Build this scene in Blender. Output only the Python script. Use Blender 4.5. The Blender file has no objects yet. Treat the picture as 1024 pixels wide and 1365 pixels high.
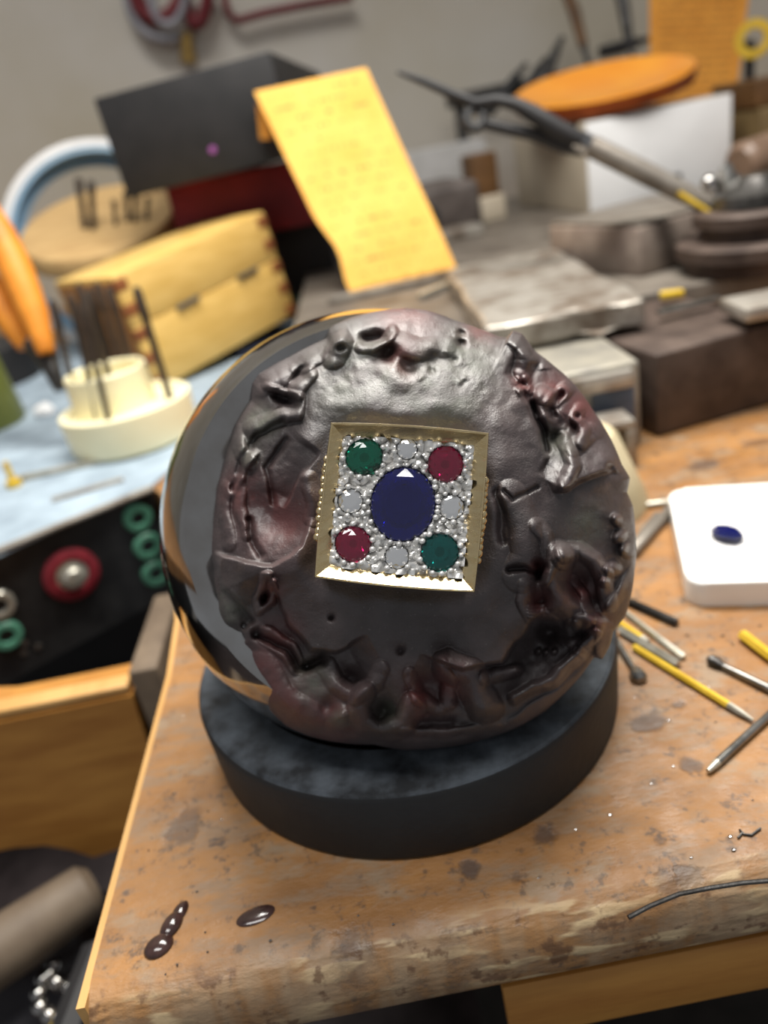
import bpy, bmesh, math, random
import numpy as np
from mathutils import Vector, Matrix

random.seed(4)
rng = np.random.default_rng(7)
S = 0.001                      # everything below is modelled in millimetres
PI = math.pi
SC = bpy.context.scene
COL = SC.collection

# ------------------------------------------------------------------ camera
CAM = np.array([1.16068, -105.34403, 85.80447])
FPX, PITCH, ROLL = 1030.0, 0.45046331, 0.1973386
FW = np.array([0, math.cos(PITCH), -math.sin(PITCH)])
_r0 = np.array([1.0, 0, 0]); _u0 = np.cross(_r0, FW)
RT = math.cos(ROLL) * _r0 - math.sin(ROLL) * _u0
UP = math.sin(ROLL) * _r0 + math.cos(ROLL) * _u0
cam = bpy.data.cameras.new('camera')
camo = bpy.data.objects.new('camera', cam); COL.objects.link(camo)
camo.matrix_world = Matrix(((RT[0], UP[0], -FW[0], CAM[0] * S), (RT[1], UP[1], -FW[1], CAM[1] * S),
                            (RT[2], UP[2], -FW[2], CAM[2] * S), (0, 0, 0, 1)))
cam.sensor_fit = 'VERTICAL'; cam.sensor_height = 36.0
cam.lens = FPX / 1365 * 36.0
cam.clip_start = 0.005; cam.clip_end = 20
cam.dof.use_dof = True; cam.dof.focus_distance = 0.0835; cam.dof.aperture_fstop = 18.0
SC.camera = camo
SC.view_settings.view_transform = 'Standard'; SC.view_settings.look = 'None'
SC.view_settings.gamma = 1.0; SC.view_settings.use_curve_mapping = False
SC.view_settings.exposure = 0.0
SC.cycles.use_denoising = True
SC.cycles.max_bounces = 10; SC.cycles.transmission_bounces = 10; SC.cycles.glossy_bounces = 6
SC.cycles.caustics_reflective = False; SC.cycles.caustics_refractive = False
SC.cycles.sample_clamp_indirect = 6.0

# ------------------------------------------------------------------ light
world = bpy.data.worlds.new('room_light'); SC.world = world; world.use_nodes = True
world.node_tree.nodes['Background'].inputs[0].default_value = (0.95, 0.97, 1.0, 1)
world.node_tree.nodes['Background'].inputs[1].default_value = 0.27

def area(name, loc, target, sx, sy, power, col):
    l = bpy.data.lights.new(name, 'AREA'); l.shape = 'RECTANGLE'; l.size = sx * S; l.size_y = sy * S
    l.energy = power; l.color = col
    o = bpy.data.objects.new(name, l); COL.objects.link(o)
    d = Vector(target) - Vector(loc)
    o.matrix_world = Matrix.Translation(Vector(loc) * S) @ d.to_track_quat('-Z', 'Y').to_matrix().to_4x4()
    return o
area('bench_lamp', (55, 120, 350), (10, 0, 20), 280, 90, 2.8, (1.0, 0.965, 0.90))
area('ceiling_fill', (-150, -250, 1500), (0, 100, 0), 900, 300, 13.0, (1.0, 0.98, 0.95))  # unseen soft fill added overhead to brighten front faces and wall

# ------------------------------------------------------------------ helpers
def ray(x, y): return (x - 512) / FPX * RT - (y - 682.5) / FPX * UP + FW
def pz(x, y, z): d = ray(x, y); return CAM + d * ((z - CAM[2]) / d[2])
def pd(x, y, t): return CAM + ray(x, y) * t

def N(nt, t, **kw):
    n = nt.nodes.new(t)
    for k, v in kw.items():
        if k in n.inputs.keys(): n.inputs[k].default_value = v
        else: setattr(n, k, v)
    return n

def c4(c): return (c[0], c[1], c[2], 1)
def srgb(r, g, b):
    f = lambda v: (v / 255 / 12.92) if v / 255 <= 0.04045 else ((v / 255 + 0.055) / 1.055) ** 2.4
    return (f(r), f(g), f(b))

def mat(name, c1, c2=None, scale=150, rough=0.5, metal=0.0, bump=0.0, bscale=600, spec=0.4, stretch=(1, 1, 1), rough2=None, coat=0.0,
        lo=0.35, hi=0.65, detail=5.0):
    m = bpy.data.materials.new(name); m.use_nodes = True; nt = m.node_tree
    b = nt.nodes['Principled BSDF']
    b.inputs['Roughness'].default_value = rough; b.inputs['Metallic'].default_value = metal
    b.inputs['Specular IOR Level'].default_value = spec
    b.inputs['Coat Weight'].default_value = coat
    b.inputs['Base Color'].default_value = c4(c1)
    tc = N(nt, 'ShaderNodeTexCoord'); mp = N(nt, 'ShaderNodeMapping'); mp.inputs['Scale'].default_value = stretch
    nt.links.new(tc.outputs['Object'], mp.inputs['Vector'])
    if c2 is not None:
        no = N(nt, 'ShaderNodeTexNoise', Scale=scale, Detail=detail, Roughness=0.6)
        nt.links.new(mp.outputs[0], no.inputs['Vector'])
        rp = N(nt, 'ShaderNodeValToRGB'); rp.color_ramp.elements[0].position = lo; rp.color_ramp.elements[1].position = hi
        rp.color_ramp.elements[0].color = c4(c1); rp.color_ramp.elements[1].color = c4(c2)
        nt.links.new(no.outputs['Fac'], rp.inputs['Fac']); nt.links.new(rp.outputs[0], b.inputs['Base Color'])
        if rough2 is not None:
            mr = N(nt, 'ShaderNodeMapRange'); mr.inputs['To Min'].default_value = rough; mr.inputs['To Max'].default_value = rough2
            mr.inputs['From Min'].default_value = lo; mr.inputs['From Max'].default_value = hi
            nt.links.new(no.outputs['Fac'], mr.inputs['Value']); nt.links.new(mr.outputs[0], b.inputs['Roughness'])
    if bump:
        n2 = N(nt, 'ShaderNodeTexNoise', Scale=bscale, Detail=4.0)
        nt.links.new(mp.outputs[0], n2.inputs['Vector'])
        bp = N(nt, 'ShaderNodeBump', Strength=bump, Distance=0.0004)
        nt.links.new(n2.outputs['Fac'], bp.inputs['Height']); nt.links.new(bp.outputs[0], b.inputs['Normal'])
    return m

class MB:
    """collects shapes, given in world millimetres, into one mesh"""
    def __init__(self): self.v = []; self.f = []
    def add(self, v, f):
        o = len(self.v); self.v += [tuple(map(float, p)) for p in v]; self.f += [tuple(i + o for i in q) for q in f]; return self
    def bm(self, b, M=None):
        b.verts.ensure_lookup_table(); b.verts.index_update()
        return self.add([(M @ v.co) if M is not None else v.co for v in b.verts], [[v.index for v in f.verts] for f in b.faces])
    def box(self, M, sx, sy, sz, bev=0.0, seg=2):
        """box standing on M's origin"""
        b = bmesh.new(); bmesh.ops.create_cube(b, size=1.0)
        for v in b.verts: v.co = Vector((v.co.x * sx, v.co.y * sy, (v.co.z + .5) * sz))
        if bev: bmesh.ops.bevel(b, geom=list(b.edges), offset=bev, segments=seg, affect='EDGES', profile=0.5)
        self.bm(b, M); b.free(); return self
    def lathe(self, prof, M=Matrix(), n=48, closed=False):
        v = []; f = []; k = len(prof)
        for i in range(n):
            a = 2 * PI * i / n
            for r, z in prof: v.append(M @ Vector((r * math.cos(a), r * math.sin(a), z)))
        for i in range(n):
            j = (i + 1) % n
            for q in range(k - (0 if closed else 1)):
                q2 = (q + 1) % k
                f.append((i * k + q, j * k + q, j * k + q2, i * k + q2))
        if not closed:
            f.append(tuple(i * k for i in range(n))[::-1]); f.append(tuple(i * k + k - 1 for i in range(n)))
        return self.add(v, f)
    def tube(self, pts, rad, n=10, caps=True):
        pts = [Vector(p) for p in pts]; k = len(pts)
        if not hasattr(rad, '__len__'): rad = [rad] * k
        v = []; f = []; up = None
        for i, p in enumerate(pts):
            t = (pts[min(i + 1, k - 1)] - pts[max(i - 1, 0)])
            if t.length < 1e-9: t = Vector((0, 0, 1))
            t.normalize()
            if up is None: up = Vector((0, 0, 1)) if abs(t.z) < .9 else Vector((1, 0, 0))
            s = t.cross(up).normalized(); up = s.cross(t).normalized()
            for j in range(n):
                a = 2 * PI * j / n; v.append(p + (s * math.cos(a) + up * math.sin(a)) * rad[i])
        for i in range(k - 1):
            for j in range(n):
                j2 = (j + 1) % n; f.append((i * n + j, i * n + j2, (i + 1) * n + j2, (i + 1) * n + j))
        if caps: f.append(tuple(range(n))[::-1]); f.append(tuple((k - 1) * n + j for j in range(n)))
        return self.add(v, f)
    def prism(self, pts, ax, h):
        """closed outline pts (3D) extruded by the vector ax*h"""
        k = len(pts); ax = Vector(ax) * h; P = [Vector(p) for p in pts]
        v = P + [p + ax for p in P]
        f = [tuple(range(k))[::-1], tuple(range(k, 2 * k))] + [(i, (i + 1) % k, (i + 1) % k + k, i + k) for i in range(k)]
        return self.add(v, f)

WORLD_LOC = {}
def thing(name, label, cat, loc, group=None):
    o = bpy.data.objects.new(name, None); COL.objects.link(o)
    o.empty_display_size = 0.005; o.location = Vector(loc) * S
    o['label'] = label; o['category'] = cat
    if group: o['group'] = group
    WORLD_LOC[o.name] = Vector(loc); return o

def link_mesh(name, v, f, m, parent=None, loc=None, smooth=True, angle=40):
    base = WORLD_LOC[parent.name] if parent is not None else Vector(loc if loc is not None else (0, 0, 0))
    v = np.asarray(v, dtype=float); v = (v - np.array(base)) * S
    me = bpy.data.meshes.new(name); me.from_pydata(v.tolist(), [], [tuple(q) for q in f]); me.validate()
    b = bmesh.new(); b.from_mesh(me); bmesh.ops.recalc_face_normals(b, faces=b.faces); b.to_mesh(me); b.free()
    if smooth:
        me.shade_smooth()
        if angle: me.set_sharp_from_angle(angle=math.radians(angle))
    me.materials.append(m)
    o = bpy.data.objects.new(name, me); COL.objects.link(o)
    if parent is not None:
        o.parent = parent; WORLD_LOC[o.name] = base
    else:
        o.location = base * S; WORLD_LOC[o.name] = base
    return o

def part(name, mb, m, parent, label=None, smooth=True, angle=40):
    o = link_mesh(name, mb.v, mb.f, m, parent, None, smooth, angle)
    if label: o['label'] = label
    return o

def solo(name, mb, m, label, cat, loc, group=None, smooth=True, angle=40):
    o = link_mesh(name, mb.v, mb.f, m, None, loc, smooth, angle)
    o['label'] = label; o['category'] = cat
    if group: o['group'] = group
    return o

def struct(name, mb, m, loc=(0, 0, 0)):
    o = link_mesh(name, mb.v, mb.f, m, None, loc, True, 40); o['kind'] = 'structure'; return o

def frame(loc, yaw=0.0, rx=0.0, ry=0.0):
    return Matrix.Translation(Vector(loc)) @ Matrix.Rotation(yaw, 4, 'Z') @ Matrix.Rotation(ry, 4, 'Y') @ Matrix.Rotation(rx, 4, 'X')
def axis_frame(loc, z, x=None):
    z = Vector(z).normalized(); x = Vector(x) if x is not None else (Vector((1, 0, 0)) if abs(z.x) < .9 else Vector((0, 1, 0)))
    x = (x - z * x.dot(z)).normalized(); y = z.cross(x)
    return Matrix(((x.x, y.x, z.x, loc[0]), (x.y, y.y, z.y, loc[1]), (x.z, y.z, z.z, loc[2]), (0, 0, 0, 1)))

# ------------------------------------------------------------------ materials
M_wall = mat('wall_paint', srgb(204, 199, 190), srgb(190, 182, 164), 5, 0.9, bump=0.1, bscale=80)
M_floor = mat('dark_floor', srgb(50, 44, 40), srgb(30, 26, 24), 20, 0.8)
M_chrome = mat('polished_steel', srgb(182, 182, 182), srgb(156, 152, 148), 60, 0.06, 1.0, rough2=0.12)
M_rubber = mat('black_rubber', (0.012, 0.012, 0.013), (0.016, 0.016, 0.016), 170, 0.55, bump=0.25, bscale=900, lo=0.42, hi=0.8)
M_dust = mat('dusty_rubber', (0.016, 0.018, 0.021), (0.12, 0.14, 0.165), 170, 0.6, bump=0.25, bscale=900, lo=0.36, hi=0.74, rough2=0.8)
M_gold = mat('pale_gold', srgb(238, 216, 168), srgb(226, 200, 150), 500, 0.2, 1.0, bump=0.05, bscale=900, stretch=(1, 1, 4), rough2=0.3)
M_silver = mat('bright_silver', srgb(252, 251, 248), srgb(242, 239, 234), 900, 0.16, 0.5)
M_iron = mat('brown_iron', srgb(92, 78, 70), srgb(62, 50, 44), 90, 0.6, 0.25, bump=0.5, bscale=350)
M_steel = mat('worn_steel', srgb(150, 143, 134), srgb(112, 104, 95), 70, 0.38, 0.55, bump=0.4, bscale=250, rough2=0.6)
M_steel_l = mat('bright_worn_steel', srgb(186, 181, 172), srgb(112, 100, 88), 75, 0.32, 0.5, bump=0.3, bscale=250, rough2=0.55)
M_vise = mat('grey_vise_paint', srgb(166, 160, 146), srgb(120, 118, 114), 60, 0.42, 0.3, bump=0.3, bscale=200)
M_tape = mat('blue_grey_tape', srgb(86, 98, 118), srgb(70, 80, 96), 120, 0.5)
M_darksteel = mat('dark_steel', srgb(84, 82, 80), srgb(52, 50, 48), 200, 0.35, 0.7, bump=0.2, bscale=800)
M_toolsteel = mat('tool_steel', srgb(150, 148, 144), srgb(112, 110, 106), 300, 0.3, 0.85, bump=0.1, bscale=900)
M_pale = mat('pale_steel', srgb(206, 202, 190), srgb(168, 164, 150), 300, 0.35, 0.6)
M_brass = mat('brass', srgb(232, 196, 72), srgb(212, 174, 54), 260, 0.3, 0.3)
M_bur = mat('dark_bur_steel', srgb(78, 68, 60), srgb(54, 47, 42), 200, 0.45, 0.3)
M_black = mat('black_plastic', (0.013, 0.013, 0.014), (0.02, 0.019, 0.02), 80, 0.6, bump=0.15, bscale=900)
M_blackgloss = mat('black_lacquer', (0.012, 0.012, 0.013), (0.03, 0.03, 0.03), 100, 0.35)
M_red = mat('dark_red_card', srgb(138, 34, 42), srgb(116, 26, 34), 60, 0.6)
M_boxwood = mat('box_wood', srgb(228, 190, 112), srgb(212, 172, 92), 70, 0.45, stretch=(1, 1, 5), bump=0.08, bscale=300)
M_boxdark = mat('box_wood_end', srgb(150, 92, 52), srgb(128, 76, 44), 120, 0.5)
M_tan = mat('tan_wood', srgb(206, 172, 118), srgb(184, 148, 98), 60, 0.55, stretch=(1, 6, 1))
M_cream = mat('cream_plastic', srgb(246, 238, 200), srgb(240, 230, 190), 60, 0.42)
M_creamd = mat('cream_wax', srgb(206, 194, 162), srgb(184, 170, 136), 60, 0.5)
M_white = mat('white_plastic', srgb(244, 243, 240), srgb(240, 238, 234), 100, 0.35)
M_card = mat('white_card', srgb(238, 238, 238), srgb(226, 226, 226), 30, 0.5)
M_beigecard = mat('grey_beige_card', srgb(196, 184, 164), srgb(180, 168, 148), 40, 0.7)
M_orange = mat('orange_enamel', srgb(248, 164, 36), srgb(240, 150, 28), 40, 0.22, coat=0.4)
M_orangedk = mat('rust_orange_rim', srgb(146, 68, 22), srgb(120, 52, 16), 80, 0.4)
M_orangeh = mat('orange_handle', srgb(232, 150, 52), srgb(206, 124, 36), 80, 0.5)
M_blue = mat('pale_blue_plastic', srgb(160, 196, 222), srgb(146, 184, 214), 60, 0.4)
M_bluewhite = mat('pale_blue_cloth', srgb(166, 182, 194), srgb(128, 142, 154), 45, 0.8, bump=0.3, bscale=300)
M_green = mat('olive_plastic', srgb(122, 128, 58), srgb(108, 114, 48), 60, 0.45)
M_tealring = mat('teal_enamel', srgb(92, 150, 124), srgb(74, 130, 106), 200, 0.4)
M_redring = mat('red_enamel', srgb(150, 48, 58), srgb(126, 36, 46), 200, 0.4)
M_board = mat('orange_pine', srgb(186, 132, 62), srgb(158, 104, 44), 30, 0.5, stretch=(1, 1, 6), bump=0.1, bscale=300)
M_strip = mat('pale_edge_wood', srgb(204, 160, 100), srgb(184, 138, 78), 90, 0.5, stretch=(1, .2, 1))
M_rod = mat('grey_beige_handle', srgb(112, 98, 82), srgb(92, 78, 64), 60, 0.6, stretch=(1, 1, 1))
M_leather = mat('dark_leather', srgb(58, 50, 50), srgb(34, 28, 28), 60, 0.5, bump=0.4, bscale=250)
M_redcord = mat('red_cable', srgb(112, 32, 38), srgb(92, 24, 30), 90, 0.5)
M_greycord = mat('grey_cable', srgb(160, 160, 166), srgb(130, 130, 136), 90, 0.45)
M_brownglass = mat('brown_leather', srgb(110, 78, 46), srgb(84, 58, 32), 60, 0.5)
M_drip = mat('shellac_drip', (0.030, 0.014, 0.012), (0.06, 0.03, 0.026), 500, 0.15, coat=0.5)

def paper_mat(name, c1, c2, kind):
    m = mat(name, c1, c2, 40, 0.75, bump=0.15, bscale=200); nt = m.node_tree; b = nt.nodes['Principled BSDF']
    src = b.inputs['Base Color'].links[0].from_socket
    uv = N(nt, 'ShaderNodeUVMap'); sep = N(nt, 'ShaderNodeSeparateXYZ'); nt.links.new(uv.outputs[0], sep.inputs[0])
    def mth(op, a, bb=None):
        n = N(nt, 'ShaderNodeMath', operation=op)
        for i, s in enumerate((a, bb)):
            if s is None: continue
            if isinstance(s, (int, float)): n.inputs[i].default_value = s
            else: nt.links.new(s, n.inputs[i])
        return n.outputs[0]
    rows = 26 if kind == 'print' else 17
    fr = mth('FRACT', mth('MULTIPLY', sep.outputs[1], rows))
    line = mth('LESS_THAN', fr, 0.42 if kind == 'print' else 0.3)
    mp = N(nt, 'ShaderNodeMapping'); mp.inputs['Scale'].default_value = (34, rows if kind == 'print' else 14, 1)
    nt.links.new(uv.outputs[0], mp.inputs[0])
    no = N(nt, 'ShaderNodeTexNoise', Scale=1.0, Detail=3.0); nt.links.new(mp.outputs[0], no.inputs['Vector'])
    wd = mth('GREATER_THAN', no.outputs['Fac'], 0.47 if kind == 'print' else 0.56)
    inx = mth('MULTIPLY', mth('GREATER_THAN', sep.outputs[0], 0.1), mth('LESS_THAN', sep.outputs[0], 0.9))
    f = mth('MULTIPLY', mth('MULTIPLY', line, wd), mth('MULTIPLY', inx, 0.5 if kind == 'print' else 0.65))
    mx = N(nt, 'ShaderNodeMix', data_type='RGBA'); nt.links.new(f, mx.inputs['Factor']); nt.links.new(src, mx.inputs['A'])
    mx.inputs['B'].default_value = c4(srgb(92, 60, 30)); nt.links.new(mx.outputs['Result'], b.inputs['Base Color'])
    return m
M_env = paper_mat('kraft_envelope', srgb(240, 184, 88), srgb(228, 166, 70), 'pencil')
M_env2 = paper_mat('printed_kraft', srgb(214, 146, 54), srgb(204, 134, 44), 'print')

def wood_top():
    m = bpy.data.materials.new('scarred_bench_wood'); m.use_nodes = True; nt = m.node_tree; L = nt.links
    b = nt.nodes['Principled BSDF']
    tc = N(nt, 'ShaderNodeTexCoord'); P = tc.outputs['Object']
    def noise(sc, det=5.0, rough=.6, stretch=(1, 1, 1), off=(0, 0, 0)):
        mp = N(nt, 'ShaderNodeMapping'); mp.inputs['Scale'].default_value = stretch; mp.inputs['Location'].default_value = off
        L.new(P, mp.inputs[0]); n = N(nt, 'ShaderNodeTexNoise', Scale=sc, Detail=det, Roughness=rough); L.new(mp.outputs[0], n.inputs['Vector']); return n.outputs['Fac']
    def ramp(f, lo, hi, a=0.0, bb=1.0):
        n = N(nt, 'ShaderNodeMapRange', interpolation_type='SMOOTHSTEP'); n.inputs['From Min'].default_value = lo; n.inputs['From Max'].default_value = hi
        n.inputs['To Min'].default_value = a; n.inputs['To Max'].default_value = bb; L.new(f, n.inputs['Value']); return n.outputs[0]
    def mth(op, a, bb):
        n = N(nt, 'ShaderNodeMath', operation=op)
        for i, s in enumerate((a, bb)):
            if isinstance(s, (int, float)): n.inputs[i].default_value = s
            else: L.new(s, n.inputs[i])
        return n.outputs[0]
    def mix(f, a, bb):
        n = N(nt, 'ShaderNodeMix', data_type='RGBA'); L.new(f, n.inputs['Factor'])
        for k, s in (('A', a), ('B', bb)):
            if isinstance(s, tuple): n.inputs[k].default_value = c4(s)
            else: L.new(s, n.inputs[k])
        return n.outputs['Result']
    col = mix(ramp(noise(40, 4, .5, (1, 3, 1)), .3, .7), srgb(160, 114, 64), srgb(132, 91, 49))
    col = mix(ramp(noise(190, 6, .7, (.5, 1.3, 1)), .46, .66, 0, .8), col, srgb(132, 108, 84))      # greyed, worn patches
    col = mix(ramp(noise(70, 6, .65, (1, 1.6, 1), (.3, .1, 0)), .53, .66, 0, .7), col, srgb(142, 124, 102))
    col = mix(ramp(noise(420, 5, .7, (1, 1, 1), (.7, .2, 0)), .54, .68, 0, .8), col, srgb(84, 66, 52))   # grime specks
    col = mix(ramp(noise(130, 5, .6, (1, 1.8, 1), (.17, .5, 0)), .67, .73, 0, .8), col, srgb(72, 60, 54))  # burns
    # burns and stains with a place of their own on this bench, placed from image pixels (radii in mm)
    spots = [(245, 1103, 3.0, 1.0, .55), (340, 1222, 1.9, .55, .95), (625, 1160, 1.6, .8, .8), (920, 1162, 2.2, .5, .75), (862, 962, 3.4, .55, .7),
             (728, 1112, 1.9, .8, .7), (922, 1020, 1.7, .8, .7), (940, 620, 5.0, .5, .7), (1010, 590, 4.0, .5, .6), (470, 1262, 2.8, .8, .6),
             (690, 1170, 1.5, .8, .5), (890, 1170, 1.6, .8, .5), (600, 1250, 2.0, .5, .4), (905, 940, 1.2, .8, .6), (880, 1120, 1.0, 1, .5), (535, 1280, 2.5, .4, .5)]
    wob = noise(240, 4, .7)
    sep = N(nt, 'ShaderNodeSeparateXYZ'); L.new(P, sep.inputs[0])
    tot = None
    for x, y, r, asp, s in spots:
        q = pz(x, y, 0) * S
        dx = mth('MULTIPLY', mth('SUBTRACT', sep.outputs[0], float(q[0])), 1.0); dy = mth('DIVIDE', mth('SUBTRACT', sep.outputs[1], float(q[1])), asp * 1.2)
        d = mth('POWER', mth('ADD', mth('MULTIPLY', dx, dx), mth('MULTIPLY', dy, dy)), 0.5)
        d = mth('ADD', mth('DIVIDE', d, r * S), mth('MULTIPLY', mth('SUBTRACT', wob, .5), 2.4))
        f = ramp(d, .55, 1.15, s, 0)
        tot = f if tot is None else mth('MAXIMUM', tot, f)
    col = mix(tot, col, srgb(64, 52, 48))
    # the front edge is worn pale and scratched
    sc = noise(160, 3, .6, (1.0, .35, .35), (.2, .2, 0)); edge = ramp(sep.outputs[1], -.041, -.0445)
    mpx = N(nt, 'ShaderNodeMapping'); mpx.inputs['Rotation'].default_value = (0, 0, math.radians(-38)); mpx.inputs['Scale'].default_value = (.16, 1, .5); L.new(P, mpx.inputs[0])
    nsx = N(nt, 'ShaderNodeTexNoise', Scale=750, Detail=2.0); L.new(mpx.outputs[0], nsx.inputs['Vector']); scr = nsx.outputs['Fac']
    col = mix(mth('MULTIPLY', edge, ramp(sc, .4, .62, .15, .85)), col, srgb(160, 136, 108))
    col = mix(mth('MULTIPLY', edge, mth('MULTIPLY', ramp(scr, .53, .62, 0, .8), ramp(noise(60, 2), .42, .6))), col, srgb(208, 184, 144))
    col = mix(mth('MULTIPLY', edge, ramp(noise(300, 4, .6, (1, 1, 1), (.9, 0, 0)), .56, .66, 0, .75)), col, srgb(96, 66, 44))
    L.new(col, b.inputs['Base Color'])
    L.new(ramp(noise(260, 4), .3, .7, .38, .62), b.inputs['Roughness'])
    bp = N(nt, 'ShaderNodeBump', Strength=0.45, Distance=0.0005)
    hh = mth('ADD', noise(500, 5, .7, (.6, 1.2, 1)), mth('MULTIPLY', mth('MULTIPLY', scr, edge), 2.0)); hh = mth('SUBTRACT', hh, mth('MULTIPLY', tot, .8))
    L.new(hh, bp.inputs['Height']); L.new(bp.outputs[0], b.inputs['Normal'])
    return m
M_bench = wood_top()

# ------------------------------------------------------------------ the setting
mb = MB().box(frame((50, 615, -700)), 3000, 30, 2200); struct('wall_back', mb, M_wall)
mb = MB().box(frame((50, 100, -720)), 3000, 1400, 20); struct('floor', mb, M_floor)

# ------------------------------------------------------------------ workbench
bench = thing('workbench', 'scarred orange wooden jeweller bench top with a cutaway, under all the tools', 'workbench', (0, 0, -13))
outline = [(-45.5, -46), (-45.5, 20), (-47, 40), (-50, 58), (-55, 80), (-60, 101), (-64.5, 115), (-71.5, 127.6), (-111.9, 102.6), (-304.4, -12.5), (-424.4, -82.5), (-420, 598), (520, 598), (520, -46)]
b = bmesh.new()
top = [b.verts.new((x, y, 0)) for x, y in outline]; bot = [b.verts.new((x, y, -13)) for x, y in outline]
b.faces.new(top); b.faces.new(bot[::-1])
for i in range(len(outline)):
    j = (i + 1) % len(outline); b.faces.new((top[j], top[i], bot[i], bot[j]))
b.edges.ensure_lookup_table()
fe = [e for e in b.edges if all(v.co.y < -45.9 and v.co.x > -50 for v in e.verts) and abs(e.verts[0].co.x - e.verts[1].co.x) > 100]
bmesh.ops.bevel(b, geom=fe, offset=5.5, segments=8, affect='EDGES', profile=.5)
bmesh.ops.triangulate(b, faces=[f for f in b.faces if len(f.verts) > 4])
mb = MB().bm(b); b.free(); part('worktop', mb, M_bench, bench)
mb = MB().prism([(-46.6, -44.5, -12.5), (-45.5, -44.5, -12.5), (-45.5, 20, -12.5), (-47, 40, -12.5), (-50, 58, -12.5), (-51.1, 58, -12.5), (-48.1, 40, -12.5), (-46.6, 20, -12.5)], (0, 0, 1), 12.2)
part('edge_strip', mb, M_strip, bench, 'pale thin edge strip')
mb = MB().box(frame((174, -42.5, -24.5)), 340, 3, 11.3, .4); part('apron', mb, M_board, bench)
mb = MB().box(frame((-150, 160, -150)), 560, 4, 137); part('cavity_shade_panel', mb, M_black, bench)  # added black panel that keeps the cavity under the bench dark

# drawer under the cutaway: front board, side, dark tray
drw = thing('drawer', 'orange pine drawer front under the bench cutaway, grey block at its right end', 'drawer', (-100, 40, -120))
p = [Vector(pd(x, y, 1)) for x, y in ()]
def onY(x, y, Y): d = ray(x, y); return CAM + d * ((Y - CAM[1]) / d[1])
prof = [(-60, 965), (0, 963), (90, 945), (176, 927), (200, 1000), (185, 1085), (172, 1127), (125, 1143), (95, 1133), (60, 1127), (20, 1130), (-60, 1146)]
mb = MB().prism([onY(x, y, 40) for x, y in prof], (0, 1, 0), 13); part('front_board', mb, M_board, drw)
a = onY(-60, 963, 40); c = onY(172, 926, 40)
mb = MB().box(frame(((a[0] + c[0]) / 2, 43, -17.2)), c[0] - a[0], 5, 2.2, .4); part('top_lip', mb, M_strip, drw, 'paler top lip')
mb = MB().box(frame((-59.5, 58, -62)), 7, 34, 50, 1); part('side_block', mb, mat('grey_block_wood', srgb(120, 104, 86), srgb(92, 78, 64), 60, .7), drw, 'grey worn block')
mb = MB().box(frame((-150, 30, -122)), 300, 240, 3); part('tray_floor', mb, M_leather, drw, 'dark tray floor')

# black socket panel under the left bench edge
pn = Vector((23.2, -38.8, 0)).normalized(); pxd = Vector((-pn.y, pn.x, 0)); P0 = Vector((-107.5, 95.9, 0))
def onpanel(x, y):
    d = Vector(ray(x, y)); c = Vector(CAM); return c + d * ((P0 - c).dot(pn) / d.dot(pn))
pan = thing('socket_panel', 'black panel with a red-ringed knob and teal sockets below the blue cloth', 'panel', onpanel(100, 830))
A = onpanel(-80, 768); B = onpanel(204, 655); Cc = onpanel(228, 792); Dd = onpanel(-80, 960)
mb = MB().prism([A, B, Cc, Dd], -pn, 6); part('panel_plate', mb, M_blackgloss, pan)
def ringat(name, x, y, r, mtl, lab=None, inner=.45, hh=2.0, par=pan):
    o = onpanel(x, y); Mx = axis_frame(o - pn * .3, pn)
    mb = MB().lathe([(r * inner, 0), (r, 0), (r, hh * .6), (r * .85, hh), (r * inner * 1.15, hh), (r * inner, hh * .7)], Mx, 28, closed=True)
    q = part(name, mb, mtl, par, lab); return o, q
o, q = ringat('red_ring', 95, 765, 8.3, M_redring, inner=.55)
mb = MB().lathe([(0.01, 0), (4.9, 0), (4.9, 1.4), (3.4, 1.6), (3.2, 4.2), (2.4, 5.0), (0.01, 5.2)], axis_frame(o - pn * .2, pn), 24); part('knob', mb, M_pale, bpy.data.objects['red_ring'], 'pale steel knob')
for x, y, m_ in ((183, 690, M_tealring), (196, 727, M_tealring), (207, 763, M_tealring), (-2, 806, M_pale), (8, 846, M_tealring)):
    o, q = ringat('socket', x, y, 4.6, m_, None if m_ is M_tealring else 'pale grey socket')
    mb = MB().lathe([(0.01, 0), (2.1, 0), (2.1, .7), (0.01, .8)], axis_frame(o - pn * .2, pn), 16); part('socket_hole', mb, M_blackgloss, q)
for x, y in ((33, 858), (52, 862), (32, 870)):
    mb = MB().lathe([(0.01, 0), (1.1, 0), (1.0, .6), (.01, .9)], axis_frame(onpanel(x, y) - pn * .1, pn), 12); part('screw', mb, M_toolsteel, pan)

# blue-grey cloth and steel strips on the left bench
cl = [pz(-60, 770, 0), pz(205, 648, 0), pz(262, 600, 0), pz(330, 520, 0), pz(410, 448, 0), pz(404, 424, 0), pz(392, 414, 0), pz(150, 440, 0), pz(-60, 500, 0)]
cl = [(q[0], q[1], .05) for q in cl]
solo('blue_cloth', MB().prism(cl, (0, 0, 1), 0.7), M_bluewhite, 'pale blue work cloth under the cream bur holder', 'cloth', (cl[0][0], cl[0][1], 0))
def flatbar(name, p1, p2, w, h, z, mtl, label, cat, group=None):
    a = Vector(pz(*p1, z)); c = Vector(pz(*p2, z)); d = c - a; yaw = math.atan2(d.y, d.x); m_ = (a + c) / 2
    return solo(name, MB().box(frame((m_.x, m_.y, z), yaw), d.length, w, h, min(w, h) * .25), mtl, label, cat, (m_.x, m_.y, z), group)
flatbar('steel_ruler', (-40, 752), (205, 652), 3.0, 1.2, .8, M_steel_l, 'thin steel ruler along the edge of the blue cloth above the panel', 'ruler')
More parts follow.
